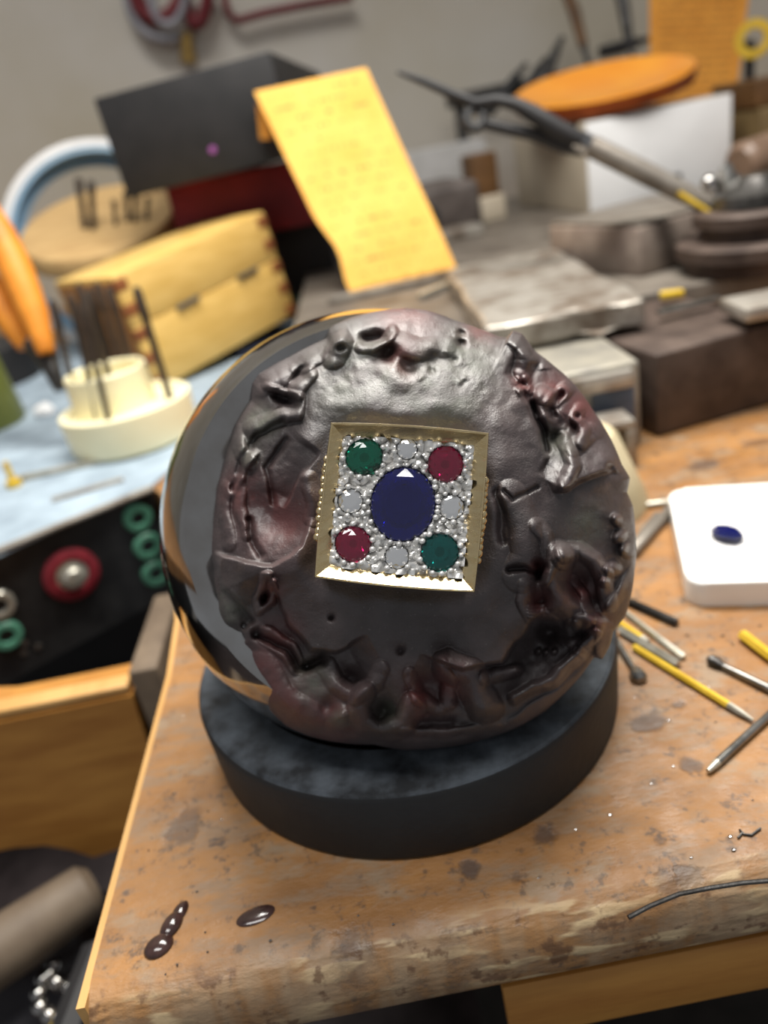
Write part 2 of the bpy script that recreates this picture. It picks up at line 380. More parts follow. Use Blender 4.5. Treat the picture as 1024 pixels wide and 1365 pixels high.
flatbar('steel_strip', (22, 642), (160, 612), 3.2, 1.6, .8, M_pale, 'bright flat steel strip in front of the cream bur holder', 'strip')
flatbar('grey_strip', (70, 668), (165, 640), 3.0, .8, .8, M_steel_l, 'dull grey strip between the bright strip and the ruler', 'strip')
q = Vector(pz(20, 648, .8)); mb = MB().lathe([(.01, 0), (2.6, 0), (2.6, 2.2), (1.2, 2.6), (1.0, 9), (.01, 9.3)], frame(q), 14)
solo('brass_peg', mb, M_brass, 'small upright brass peg at the left end of the bright strip', 'peg', q)

# ------------------------------------------------------------------ ring-setting ball on rubber base
rb = thing('rubber_base', 'black rubber ring base under the polished ball', 'base', (0, 0, 0))
part('ring_body', MB().lathe([(25.0, 1.0), (26.5, 0.0), (33.0, 0.0), (33.6, .5), (34.0, 10.9), (33.6, 11.5), (30, 11.5), (25.4, 11.4), (24.6, 9.0)], Matrix(), 128, closed=True), M_rubber, rb)
part('dusty_top', MB().lathe([(33.75, 11.2), (33.2, 11.8), (28.2, 11.95), (25.9, 12.3), (25.4, 11.9), (25.4, 11.45), (30, 11.55), (33.6, 11.52)], Matrix(), 128, closed=True), M_dust, rb, 'dusty blue-grey upper face')

RO = pd(536, 676, 82.0)                       # middle of the ring's face
BC = Vector((0, 0, 32.4)); R_B = 32.36
AX = (Vector(RO) - BC).normalized()
ball = thing('pitch_ball', 'polished steel ball holding a lump of dark shellac pitch, on the rubber base', 'pitch ball', (0, 0, .05))
K = 19.0; rk = math.sqrt(R_B ** 2 - K ** 2); prof = []
a0 = math.atan2(rk, K)
for i in range(49): t = PI - (PI - a0 - .02) * i / 48; prof.append((max(R_B * math.sin(t), .01), R_B * math.cos(t)))
prof += [(rk - .25, K + .15), (rk - .9, K + .0), (rk - 3, K - .9), (18, K - 2.5), (.01, K - 3)]
mb = MB().lathe(prof, axis_frame(BC, AX), 128); part('steel_ball', mb, M_chrome, ball, angle=25)

# --- the pitch: a star-shaped lump about the ring, outline read off the photograph, real depth and relief
outl = [(436, 451), (439, 440), (446, 434), (466, 425), (497, 417), (532, 412), (540, 411), (573, 415), (606, 427), (640, 439), (666, 449), (676, 451), (684, 441), (696, 445), (713, 468), (739, 488), (766, 512),
        (792, 549), (815, 586), (829, 619), (840, 637), (836, 656), (844, 675), (847, 707), (848, 740), (846, 760), (842, 790), (834, 820), (818, 840), (813, 860), (803, 878), (792, 875), (786, 884),
        (772, 903), (756, 920), (726, 947), (693, 967), (640, 986), (590, 995), (540, 998), (499, 991), (459, 989), (412, 979), (383, 966), (359, 942), (343, 919), (323, 886), (300, 856), (283, 839),
        (279, 806), (278, 773), (276, 733), (280, 705), (284, 675), (296, 622), (306, 590), (314, 565), (334, 533), (336, 510), (344, 498), (359, 489), (386, 475), (416, 460)]
OC = np.array([556.0, 700.0])
op = np.array(outl, float) - OC
oa = np.arctan2(op[:, 1], op[:, 0]); orr = np.hypot(op[:, 0], op[:, 1]); order = np.argsort(oa); oa = oa[order]; orr = orr[order]
NA, NR = 900, 200
ang = np.linspace(-PI, PI, NA, endpoint=False)
rad = np.interp(ang, np.r_[oa - 2 * PI, oa, oa + 2 * PI], np.r_[orr, orr, orr])
k_ = np.exp(-(np.arange(-60, 61) / 22.) ** 2); k_ /= k_.sum(); rsm = np.convolve(np.r_[rad[-60:], rad, rad[:60]], k_, 'valid')
sv = np.linspace(0, 1, NR + 1)[1:] ** 0.9
RR = sv[:, None] * (rsm[None, :] + (rad - rsm)[None, :] * sv[:, None] ** 10)
PX = OC[0] + RR * np.cos(ang)[None, :]
PY = OC[1] + RR * np.sin(ang)[None, :]
SS = np.repeat(sv[:, None], NA, 1)
PX = PX.ravel(); PY = PY.ravel(); SS = SS.ravel()

def vnoise(x, y, sc, seed):
    r = np.random.default_rng(seed); T = r.random((64, 64))
    u = x / sc; v = y / sc; i = np.floor(u).astype(int); j = np.floor(v).astype(int); fu = u - i; fv = v - j
    fu = fu * fu * fu * (fu * (fu * 6 - 15) + 10); fv = fv * fv * fv * (fv * (fv * 6 - 15) + 10)
    g = lambda a, c: T[a % 64, c % 64]
    return (g(i, j) * (1 - fu) + g(i + 1, j) * fu) * (1 - fv) + (g(i, j + 1) * (1 - fu) + g(i + 1, j + 1) * fu) * fv - .5

WX = PX + 7 * vnoise(PX, PY, 34, 1) + 1.5 * vnoise(PX, PY, 10, 11); WY = PY + 7 * vnoise(PX, PY, 34, 2) + 1.5 * vnoise(PX, PY, 10, 12)
def sdist(pts):
    """distance to the polyline, signed distance (right of travel on the picture positive), place along it 0..1"""
    best = np.full(PX.shape, 1e9); sg = np.zeros(PX.shape); al = np.zeros(PX.shape); k = len(pts) - 1
    for i in range(k):
        a = np.array(pts[i], float); c = np.array(pts[i + 1], float); d = c - a; L2 = d @ d
        t = np.clip(((WX - a[0]) * d[0] + (WY - a[1]) * d[1]) / L2, 0, 1)
        ex = WX - a[0] - t * d[0]; ey = WY - a[1] - t * d[1]; dd = np.hypot(ex, ey); m_ = dd < best
        best = np.where(m_, dd, best); sg = np.where(m_, np.sign(d[0] * ey - d[1] * ex), sg); al = np.where(m_, (i + t) / k, al)
    return best, sg * best, al
def sstep(x): x = np.clip(x, 0, 1); return x * x * (3 - 2 * x)
HH = np.zeros(PX.shape); RED = np.zeros(PX.shape); GRN = np.zeros(PX.shape)
def tube(pts, w, h, taper=True):
    global HH
    w = w * 1.3; d, _, al = sdist(pts); e = np.clip(1 - (d / w) ** 2, 0, 1) ** .75
    if taper: e = e * (0.45 + 0.55 * np.sin(PI * np.clip(al, .08, .92)))
    HH += h * e
def soft(pts, w, h):
    global HH
    d = sdist(pts if len(pts) > 1 else [pts[0], (pts[0][0] + .1, pts[0][1])])[0]; HH += h * np.exp(-(d / w) ** 2)
def ledge(pts, h, w, fall):
    """raised on the left of travel as seen in the picture"""
    global HH
    d, s, al = sdist(pts); HH += h * sstep(.5 - s / w) * np.exp(-(d / fall) ** 2) * np.minimum(1, 8 * np.minimum(al, 1 - al) + .0)
def tint(x, y, r, kind, a=1.0):
    global RED, GRN
    g = a * np.exp(-((PX - x) ** 2 + (PY - y) ** 2) / r ** 2)
    if kind == 'r': RED = np.maximum(RED, g)
    else: GRN = np.maximum(GRN, g)

# upper left
tube([(312, 572), (318, 590), (326, 606), (334, 616)], 9, 1.2); tube([(346, 508), (356, 500), (372, 494)], 18, 1.6)
soft([(388, 536)], 13, -2.6); soft([(372, 530)], 8, -1.3); tube([(356, 515), (378, 522), (400, 529)], 5, 1.5)
tube([(414, 500), (398, 520), (396, 549), (368, 560), (336, 570)], 10, 1.5)
soft([(404, 500)], 7, -1.0); soft([(396, 505), (402, 490)], 5, -.8)
soft([(310, 652), (326, 609), (346, 579), (376, 566)], 5, -.9); soft([(366, 669), (359, 642), (356, 622), (383, 589)], 4.5, -.8)
ledge([(380, 676), (406, 629), (429, 602)], -1.3, 6, 34); ledge([(306, 668), (330, 628), (350, 600)], .9, 8, 30)
tube([(413, 640), (420, 672), (414, 694)], 9, 1.4); soft([(375, 690)], 36, -2.2); soft([(340, 672)], 24, -1.1)
ledge([(414, 690), (400, 731), (360, 752), (310, 742), (283, 736)], 2.4, 6, 44)
soft([(333, 694), (338, 720), (350, 738)], 4, -1.0); tube([(318, 640), (322, 680), (330, 712)], 7, .9); tube([(296, 650), (300, 690), (304, 725)], 8, .9)
# top
soft([(452, 456)], 14, 1.3); tube([(448, 432), (456, 452), (446, 478)], 12, 1.6); soft([(455, 463)], 6, -1.3); soft([(490, 450), (503, 447)], 9, -1.8); tube([(480, 464), (496, 466), (510, 455), (522, 440)], 8, 1.2)
soft([(521, 468), (516, 478)], 9, -1.6); soft([(544, 488)], 12, -1.2); soft([(575, 480)], 9, -.9); tube([(530, 455), (560, 465), (590, 462)], 13, .9)
soft([(616, 445)], 5, -1.3); soft([(614, 459)], 6, -1.3); tube([(425, 468), (402, 486)], 12, 1.0)
for i in range(16): soft([(560 + 90 * rng.random(), 470 + 40 * rng.random())], 4, -.35 + .7 * rng.random())
# upper right
tube([(684, 443), (700, 462), (704, 480), (698, 498)], 11, 2.0); soft([(715, 470), (712, 490)], 8, -1.0)
for x, y in ((688, 510), (697, 520), (703, 508), (706, 520), (692, 522)): tube([(x, y), (x + 3, y + 2)], 5, .9)
tube([(760, 512), (742, 534), (726, 528)], 9, 1.5); soft([(748, 528), (738, 546), (740, 554)], 6, -2.0); tube([(728, 528), (732, 552), (742, 566)], 12, 1.4)
ledge([(690, 470), (676, 500), (706, 540), (722, 580), (728, 610), (716, 632)], -1.2, 9, 50)
soft([(713, 539), (726, 576), (729, 600)], 4, -1.7); tube([(750, 588), (760, 606), (764, 622), (752, 644)], 9, 1.9); soft([(740, 585)], 12, -1.9); soft([(748, 566)], 9, -1.2)
tube([(776, 545), (770, 560), (780, 575), (776, 592)], 7, 1.0); soft([(772, 556)], 4, -1.1); soft([(766, 570)], 5, -.9); tube([(764, 600), (778, 588), (790, 575)], 9, .8)
ledge([(736, 658), (772, 642), (800, 632), (832, 628)], 1.7, 8, 32); soft([(814, 626)], 6, -1.4)
soft([(673, 656), (683, 669), (700, 658), (716, 649)], 3, -.5)
soft([(660, 655), (668, 690), (672, 720)], 6, -.8); tube([(682, 660), (700, 700), (704, 742), (690, 770)], 16, 1.0); soft([(640, 640)], 10, -1.0)
soft([(724, 752), (716, 762), (700, 756), (680, 762)], 4, -1.2)
# right
for x, y, r in ((825, 713, 8), (833, 731, 8), (817, 757, 9), (822, 690, 6), (808, 774, 6)): tube([(x, y), (x + .5, y)], r, 1.9, False)
tube([(750, 737), (774, 735), (792, 746), (806, 766), (813, 803)], 10, 2.3); tube([(746, 742), (739, 776), (750, 804), (777, 822)], 16, 2.3); tube([(748, 742), (750, 744)], 12, 1.6, False)
soft([(772, 776)], 18, -2.6); tube([(766, 770), (780, 790), (786, 810)], 6, 1.3); soft([(790, 800)], 10, -1.3)
tube([(846, 752), (832, 786), (816, 806)], 7, 1.6); tube([(828, 690), (838, 700)], 10, .8)
tube([(776, 831), (796, 830), (811, 845), (807, 870)], 12, 2.6); soft([(788, 850), (780, 866)], 10, -1.6)
soft([(728, 842), (770, 838)], 15, -3.2); tube([(760, 836), (766, 836)], 9, 1.4, False)
tube([(714, 700), (728, 716), (735, 745), (724, 770)], 9, 1.1); soft([(716, 768), (716, 748)], 5, -2.0); soft([(720, 800)], 14, -1.8); tube([(700, 780), (700, 800), (712, 824)], 9, .8)
for i in range(4): tube([(708, 806 + 5 * i), (726, 803 + 5 * i)], 2, .5)
# lower right: big smooth lobe, drip, shelf and lip
ledge([(728, 812), (710, 826), (698, 850), (668, 882), (620, 890), (560, 872)], -2.8, 6, 75)
tube([(600, 888), (626, 898), (636, 922), (646, 941)], 19, 2.8, False); tube([(648, 902), (668, 897), (688, 892)], 8, 1.6); soft([(688, 892)], 6, .9)
soft([(706, 872)], 26, -2.2); tube([(684, 930), (722, 914), (754, 893), (780, 866), (794, 846)], 7, 2.4, False)
soft([(706, 955), (750, 925), (786, 880)], 12, -1.8); tube([(680, 960), (722, 938), (760, 908)], 6, 1.0)
for x, y in ((727, 870), (739, 870), (716, 869)): tube([(x, y), (x + .5, y)], 4, .9, False)
# lower left
for cpts in ([(354, 766), (343, 795), (348, 812), (362, 804), (360, 778)],): tube(cpts, 6, 1.7, False)
soft([(352, 794)], 5, -1.2)
ledge([(345, 828), (330, 812), (298, 786), (284, 740)], -1.6, 8, 30); soft([(303, 812)], 22, 1.6); soft([(326, 834)], 3.5, -1.2); soft([(322, 850)], 6, -1.3)
soft([(345, 846), (384, 866), (400, 888), (430, 881)], 7, -2.6); tube([(358, 848), (384, 868), (396, 884)], 12, 1.9)
ledge([(492, 848), (448, 872), (414, 866), (389, 838), (374, 806), (352, 760)], -2.5, 6, 55)
soft([(441, 822)], 4, -.9); soft([(535, 868)], 6, -.8)
tube([(436, 890), (446, 914), (474, 930), (500, 912), (506, 890)], 11, 1.5); soft([(470, 905)], 15, -1.4)
tube([(486, 926), (478, 944), (484, 966), (506, 981), (540, 965), (552, 940)], 13, 2.0, False); soft([(514, 948)], 13, -2.0)
soft([(456, 956)], 13, 1.6); soft([(436, 940)], 10, -1.0); soft([(570, 912)], 20, -1.6); tube([(548, 900), (560, 930), (584, 945)], 8, 1.2); tube([(586, 880), (600, 905), (598, 935)], 9, 1.2)
soft([(558, 960), (600, 960)], 8, -1.0); tube([(540, 975), (600, 978), (660, 968)], 6, .9); tube([(345, 900), (372, 940), (400, 960)], 24, 1.0)
for x, y, r in ((535, 478, 26), (370, 690, 46), (330, 660, 30), (720, 800, 16), (772, 786, 24), (700, 512, 18), (740, 520, 22), (716, 756, 10), (560, 930, 30), (350, 905, 44), (440, 955, 36), (395, 935, 36), (372, 840, 26), (360, 790, 18), (640, 440, 22), (775, 545, 26), (800, 830, 16), (600, 910, 26), (540, 415, 40)): tint(x, y, r, 'r')
for x, y, r in ((303, 812, 26), (415, 905, 26), (456, 955, 16), (590, 520, 60), (480, 500, 60), (620, 480, 40), (745, 590, 18), (780, 700, 26), (520, 945, 18), (330, 600, 18), (350, 560, 22)): tint(x, y, r, 'g')  # grey-green patches; those above the ring put the upper slope's bright reflection into colour

low = vnoise(PX, PY, 60, 3) * 1.1 + vnoise(PX, PY, 28, 4) * .55
rim = sstep((SS - .45) / .35)
fine = vnoise(PX, PY, 12, 5) * .3 + vnoise(PX, PY, 5, 6) * .08
ringd = (np.abs((PX - 536) + .05 * (PY - 676)) ** 5 + np.abs((PY - 676) - .07 * (PX - 536)) ** 5) ** .2       # square distance from the ring, px
near = sstep((ringd - 104) / 40)
HH = 1.55 * HH * (.3 + .7 * near) + low * (.35 + .65 * near) + fine * (.12 + .88 * rim) + 0.02 * vnoise(PX, PY, 2.5, 8)
HH += 0.5 * np.exp(-((ringd - 125) / 16) ** 2)                                                    # pushed up around the head
depth = 87.2 + 13.0 * (1 - (1 - np.clip(SS, 0, 1) ** 2.3) ** .62) + 1.0 * (1 - near)
HH *= (1 - sstep((SS - .93) / .07) * .85)
depth = depth - HH * .8
DIR = (PX - 512)[:, None] / FPX * RT - (PY - 682.5)[:, None] / FPX * UP + FW
V = CAM + DIR * depth[:, None]
# underside: rolled back onto the ball
last = V[-NA:]; axn = np.array(AX); cc = np.array(BC)
mid = last.mean(0)
skirt = []
for back, inw in ((.8, -.012), (2.0, .0), (3.6, .05), (5.0, .16)):
    q = last - axn * back; q = q + (mid - axn * back - q) * inw; skirt.append(q)
c0 = CAM + ((OC[0] - 512) / FPX * RT - (OC[1] - 682.5) / FPX * UP + FW) * (depth[:NA].mean())
V = np.vstack([c0[None]] + [V] + skirt)
rows = NR + len(skirt)
I = np.arange(NA); J = (I + 1) % NA
quads = np.vstack([np.stack([1 + r * NA + I, 1 + (r + 1) * NA + I, 1 + (r + 1) * NA + J, 1 + r * NA + J], 1) for r in range(rows - 1)])
tris = np.stack([np.zeros(NA, int), 1 + I, 1 + J], 1)
me = bpy.data.meshes.new('pitch')
nv = len(V); base = np.array((0, 0, .05))
me.vertices.add(nv); me.vertices.foreach_set('co', ((V - base) * S).ravel())
loops = np.r_[quads.ravel(), tris.ravel()]
me.loops.add(len(loops)); me.loops.foreach_set('vertex_index', loops)
starts = np.r_[np.arange(len(quads)) * 4, len(quads) * 4 + np.arange(len(tris)) * 3]
me.polygons.add(len(starts)); me.polygons.foreach_set('loop_start', starts)
me.update(calc_edges=True); me.validate(); me.shade_smooth()
pad = lambda a: np.r_[a[:1], a, np.tile(a[-NA:], len(skirt))]
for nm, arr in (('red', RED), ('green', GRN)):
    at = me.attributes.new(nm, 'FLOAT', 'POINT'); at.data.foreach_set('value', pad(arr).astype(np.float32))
def pitch_mat():
    m = bpy.data.materials.new('shellac_pitch'); m.use_nodes = True; nt = m.node_tree; L = nt.links; b = nt.nodes['Principled BSDF']
    tc = N(nt, 'ShaderNodeTexCoord')
    def noise(sc, det=5.0, ro=.6):
        n = N(nt, 'ShaderNodeTexNoise', Scale=sc, Detail=det, Roughness=ro); L.new(tc.outputs['Object'], n.inputs['Vector']); return n.outputs['Fac']
    def rng_(f, a, c, lo=0., hi=1.):
        n = N(nt, 'ShaderNodeMapRange', interpolation_type='SMOOTHSTEP'); n.inputs['From Min'].default_value = a; n.inputs['From Max'].default_value = c
        n.inputs['To Min'].default_value = lo; n.inputs['To Max'].default_value = hi; L.new(f, n.inputs['Value']); return n.outputs[0]
    def mul(a, c):
        n = N(nt, 'ShaderNodeMath', operation='MULTIPLY'); L.new(a, n.inputs[0])
        if isinstance(c, float): n.inputs[1].default_value = c
        else: L.new(c, n.inputs[1])
        return n.outputs[0]
    def mix(f, a, c):
        n = N(nt, 'ShaderNodeMix', data_type='RGBA'); L.new(f, n.inputs['Factor'])
        for k, s in (('A', a), ('B', c)):
            if isinstance(s, tuple): n.inputs[k].default_value = c4(s)
            else: L.new(s, n.inputs[k])
        return n.outputs['Result']
    r = N(nt, 'ShaderNodeAttribute', attribute_name='red').outputs['Fac']; g = N(nt, 'ShaderNodeAttribute', attribute_name='green').outputs['Fac']
    col = mix(rng_(noise(120), .35, .65), (0.037, 0.027, 0.027), (0.070, 0.050, 0.050))
    col = mix(mul(r, rng_(noise(260), .3, .6, .35, 1.)), col, (0.115, 0.030, 0.028))
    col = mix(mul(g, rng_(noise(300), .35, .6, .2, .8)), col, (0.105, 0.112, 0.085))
    col = mix(rng_(noise(2600, 2), .66, .76, 0, .5), col, (0.20, 0.18, 0.17))
    L.new(col, b.inputs['Base Color'])
    L.new(rng_(noise(330), .35, .65, .40, .56), b.inputs['Roughness']); b.inputs['Specular IOR Level'].default_value = .85
    bp = N(nt, 'ShaderNodeBump', Strength=.5, Distance=.00012)
    ad = N(nt, 'ShaderNodeMath', operation='ADD'); L.new(noise(1500, 4), ad.inputs[0]); L.new(noise(5000, 2), ad.inputs[1])
    L.new(ad.outputs[0], bp.inputs['Height']); L.new(bp.outputs[0], b.inputs['Normal'])
    return m
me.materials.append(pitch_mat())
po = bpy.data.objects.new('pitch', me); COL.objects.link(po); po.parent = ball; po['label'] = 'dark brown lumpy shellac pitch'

# ------------------------------------------------------------------ the signet ring
NRM = -ray(536, 676); NRM = NRM / np.linalg.norm(NRM)
def onface(x, y): d = ray(x, y); return CAM + d * (((RO - CAM) @ NRM) / (d @ NRM))
cTL, cTR, cBR, cBL = onface(441, 563), onface(652, 577), onface(633, 790), onface(419, 770)
def rp(u, v, h=0.0):
    """u right, v up in -1..1 across the head, h mm out of its face; the four sides bow a little"""
    a, c = (u + 1) / 2, (1 - v) / 2
    q = (cTL * (1 - a) + cTR * a) * (1 - c) + (cBL * (1 - a) + cBR * a) * c
    ex = (cTR - cTL) / 2; ey = (cTL - cBL) / 2
    q = q + ex * (u * .018 * (1 - v * v)) + ey * (v * .03 * (1 - u * u))
    return q + NRM * (h + .35 * (1 - u * u) * abs(v) ** 3)
ring = thing('signet_ring', 'square pale gold ring with blue, green and red stones set in the dark pitch', 'ring', RO - NRM * 6)
def loop(s, h, n=12):
    pts = []
    for k in range(4):
        for i in range(n):
            t = -1 + 2 * i / n
            u, v = ((t, 1), (1, -t), (-t, -1), (-1, t))[k]
            pts.append(rp(u * s, v * s, h))
    return pts
loops_ = [loop(.965, -7.5), loop(1.0, -5.5), loop(1.0, -.15), loop(.992, 0), loop(.972, 0), loop(.962, -.1), loop(.835, -1.0), loop(.80, -1.9)]
mb = MB(); n4 = 48
for l in loops_: mb.v += [tuple(p) for p in l]
for r in range(len(loops_) - 1):
    for i in range(n4): j = (i + 1) % n4; mb.f.append((r * n4 + i, r * n4 + j, (r + 1) * n4 + j, (r + 1) * n4 + i))
part('bezel_frame', mb, M_gold, ring, angle=28)
PX2MM = 17.0 / 213.5
def uvpx(zx, zy):
    """a place in the 1024x956 enlargement of the head -> u, v"""
    q = onface(390 + zx * .29297, 540 + zy * .29297) - RO
    ex = (cTR - cTL + cBR - cBL) / 4; ey = (cTL - cBL + cTR - cBR) / 4
    A_ = np.array([[ex @ ex, ex @ ey], [ex @ ey, ey @ ey]]); s = np.linalg.solve(A_, [q @ ex, q @ ey]); return s
stones = [('sapphire', 503, 455, 290, 332), ('emerald', 325, 240, 166, 162), ('ruby', 697, 275, 160, 160), ('ruby', 276, 635, 158, 162), ('emerald', 670, 670, 166, 168),
          ('diamond', 520, 207, 92, 92), ('diamond', 265, 440, 110, 110), ('diamond', 723, 468, 110, 110), ('diamond', 475, 690, 105, 105)]
# bright-cut pave plate: cells raised to small peaks, cups sunk for the stones
G = 110; us = np.linspace(-.84, .84, G); UU, VV = np.meshgrid(us, us)
cells = rng.uniform(-.86, .86, (240, 2))
for it in range(3):
    dd = ((UU.ravel()[:, None] - cells[:, 0]) ** 2 + (VV.ravel()[:, None] - cells[:, 1]) ** 2); own = dd.argmin(1)
    for k in range(len(cells)):
        mk = own == k
        if mk.any(): cells[k] = (UU.ravel()[mk].mean(), VV.ravel()[mk].mean())
dd = np.sqrt((UU.ravel()[:, None] - cells[:, 0]) ** 2 + (VV.ravel()[:, None] - cells[:, 1]) ** 2); ds = np.sort(dd, 1)
own = dd.argmin(1); tilt = rng.uniform(-1, 1, (len(cells), 2))
rel = np.clip((ds[:, 1] - ds[:, 0]) / .11, 0, 1) * .42 + ((UU.ravel() - cells[own, 0]) * tilt[own, 0] + (VV.ravel() - cells[own, 1]) * tilt[own, 1]) * 6.5
hp = -1.18 + rel
for nm, zx, zy, w, h in stones:
    su, sw = uvpx(zx, zy); ru = w * .29297 / 213.5; rv = h * .29297 / 213.5
    e = np.sqrt(((UU.ravel() - su) / ru) ** 2 + ((VV.ravel() - sw) / rv) ** 2)
    hp = np.where(e < 1.02, -2.2 - .2 * w / 290, hp)
pv = [rp(u, v, h) for u, v, h in zip(UU.ravel(), VV.ravel(), hp)]
pf = [(r * G + c, r * G + c + 1, (r + 1) * G + c + 1, (r + 1) * G + c) for r in range(G - 1) for c in range(G - 1)]
mb = MB().add(pv, pf); part('pave_plate', mb, M_silver, ring, 'bright engraved white metal plate', smooth=False)
def gem_mat(name, col, ior=1.77):
    m = bpy.data.materials.new(name); m.use_nodes = True; b = m.node_tree.nodes['Principled BSDF']
    b.inputs['Base Color'].default_value = c4(col); b.inputs['Roughness'].default_value = 0.0
    b.inputs['Transmission Weight'].default_value = 1.0 if name.startswith('clear') else .9
    b.inputs['IOR'].default_value = ior
    if name.startswith('clear'):
        b.inputs['Metallic'].default_value = .85; b.inputs['Transmission Weight'].default_value = 0.2
    return m
GM = {'sapphire': gem_mat('blue_sapphire', (0.002, 0.004, 0.24)), 'emerald': gem_mat('green_emerald', (0.002, 0.24, 0.13), 1.6), 'ruby': gem_mat('red_ruby', (0.42, 0.003, 0.06)),
      'diamond': gem_mat('clear_diamond', (1, 1, 1), 2.2)}
def gem(zx, zy, w, h, tw=0.0, zc=-1.0, n=8, ht=1.0):
    su, sw = uvpx(zx, zy); ru = w * .29297 / 213.5; rv = h * .29297 / 213.5; r_mm = w * .29297 * PX2MM / 2
    mb = MB(); lay = []
    def P(r, a, z): return rp(su + ru * r * math.cos(a), sw + rv * r * math.sin(a), zc + z * r_mm * ht)
    st = 2 * PI / n
    rows_ = [[P(.56, tw + st * i, .30) for i in range(n)], [P(.80, tw + st * (i + .5), .17) for i in range(n)], [P(1.0, tw + st * i / 2, .02) for i in range(2 * n)],
             [P(1.0, tw + st * i / 2, -.03) for i in range(2 * n)], [P(.5, tw + st * (i + .5), -.50) for i in range(n)]]
    off = []
    for r in rows_: off.append(len(mb.v)); mb.v += [tuple(p) for p in r]
    cu = len(mb.v); mb.v.append(tuple(P(0, 0, -.92)))
    T, Mi, G1, G2, Pv = off
    mb.f.append(tuple(T + i for i in range(n)))
    for i in range(n):
        j = (i + 1) % n
        mb.f += [(T + i, Mi + i, T + j), (Mi + i, T + j, Mi + j)[::1],
                 (Mi + i, G1 + (2 * i) % (2 * n), G1 + 2 * i + 1), (Mi + i, G1 + 2 * i + 1, G1 + (2 * i + 2) % (2 * n)), (Mi + i, G1 + (2 * i + 2) % (2 * n), Mi + j)]
        mb.f = mb.f[:-4] + [(T + j, Mi + i, Mi + j)] + mb.f[-3:-1] + [(Mi + i, G1 + (2 * i + 2) % (2 * n), Mi + j)]
    for i in range(2 * n):
        j = (i + 1) % (2 * n); mb.f.append((G1 + i, G1 + j, G2 + j, G2 + i))
    for i in range(n):
        j = (i + 1) % n
        mb.f += [(G2 + 2 * i, G2 + 2 * i + 1, Pv + i), (G2 + 2 * i + 1, G2 + (2 * i + 2) % (2 * n), Pv + i), (Pv + i, G2 + (2 * i + 2) % (2 * n), Pv + j), (Pv + i, Pv + j, cu)]
    return mb
gl = {'sapphire': 'large oval blue stone in the middle', 'diamond': None}
for i, (nm, zx, zy, w, h) in enumerate(stones):
    mb = gem(zx, zy, w, h, .2 + .37 * i, zc=-.9 if nm == 'sapphire' else -1.0, n=9 if nm == 'sapphire' else 8)
    lab = {0: 'large oval blue stone', 1: 'bright green stone, upper left corner', 2: 'red stone, upper right corner', 3: 'red stone, lower left corner', 4: 'blue-green stone, lower right corner'}.get(i, 'small clear stone')
    part(nm, mb, GM[nm] if i != 4 else gem_mat('teal_emerald', (0.002, 0.17, 0.15), 1.6), ring, lab, smooth=False)
# bead prongs around the stones and grains in between
bb = bmesh.new(); bmesh.ops.create_icosphere(bb, subdivisions=2, radius=1.0); bv = np.array([v.co[:] for v in bb.verts]); bf = [[v.index for v in f.verts] for f in bb.faces]; bb.free()
bead_me = bpy.data.meshes.new('bead'); bead_me.from_pydata((bv * S).tolist(), [], bf); bead_me.shade_smooth(); bead_me.materials.append(M_silver)
gbead_me = bead_me.copy(); gbead_me.materials.clear(); gbead_me.materials.append(M_gold)
taken = []
def bead(u, v, r, h=-.95, mesh=bead_me):
    for a, c in taken:
        if (a - u) ** 2 + (c - v) ** 2 < .052 ** 2: return
    taken.append((u, v)); p_ = rp(u, v, h)
    o = bpy.data.objects.new('bead', mesh); COL.objects.link(o); o.parent = ring
    o.location = (Vector(p_) - WORLD_LOC[ring.name]) * S; o.scale = (r, r, r * .9)
sp = [(uvpx(zx, zy), w * .29297 / 213.5, h * .29297 / 213.5) for _, zx, zy, w, h in stones]
def clear(u, v):
    return all(((u - s[0]) / (ru + .015)) ** 2 + ((v - s[1]) / (rv + .015)) ** 2 > 1 for s, ru, rv in sp) and max(abs(u), abs(v)) < .80
for k, ((s, ru, rv), cnt) in enumerate(zip(sp, (24, 14, 14, 14, 14, 8, 9, 9, 8))):
    for i in range(cnt):
        a = 2 * PI * i / cnt + k; u = s[0] + (ru + .035) * math.cos(a); v = s[1] + (rv + .035) * math.sin(a)
        if clear(u, v): bead(u, v, .27 + .1 * rng.random(), -.78)
for i in range(500):
    u, v = rng.uniform(-.79, .79, 2)
    if clear(u, v) and len(taken) < 140 and all((a - u) ** 2 + (c - v) ** 2 > .085 ** 2 for a, c in taken): bead(u, v, .2 + .1 * rng.random(), -.85)
# granulation down both flanks of the head
for side in (1, -1):
    for i in range(13):
        for row in range(2):
            v = (.40 if side > 0 else .52) - i * .085 + .03 * row + .02 * rng.random(); p_ = rp(side * (1.008 + .012 * rng.random()), v, -1.9 - row * 1.0)
            o = bpy.data.objects.new('flank_bead', gbead_me); COL.objects.link(o); o.parent = ring
            o.location = (Vector(p_) - WORLD_LOC[ring.name]) * S; q = .36 + .2 * rng.random(); o.scale = (q, q, q)

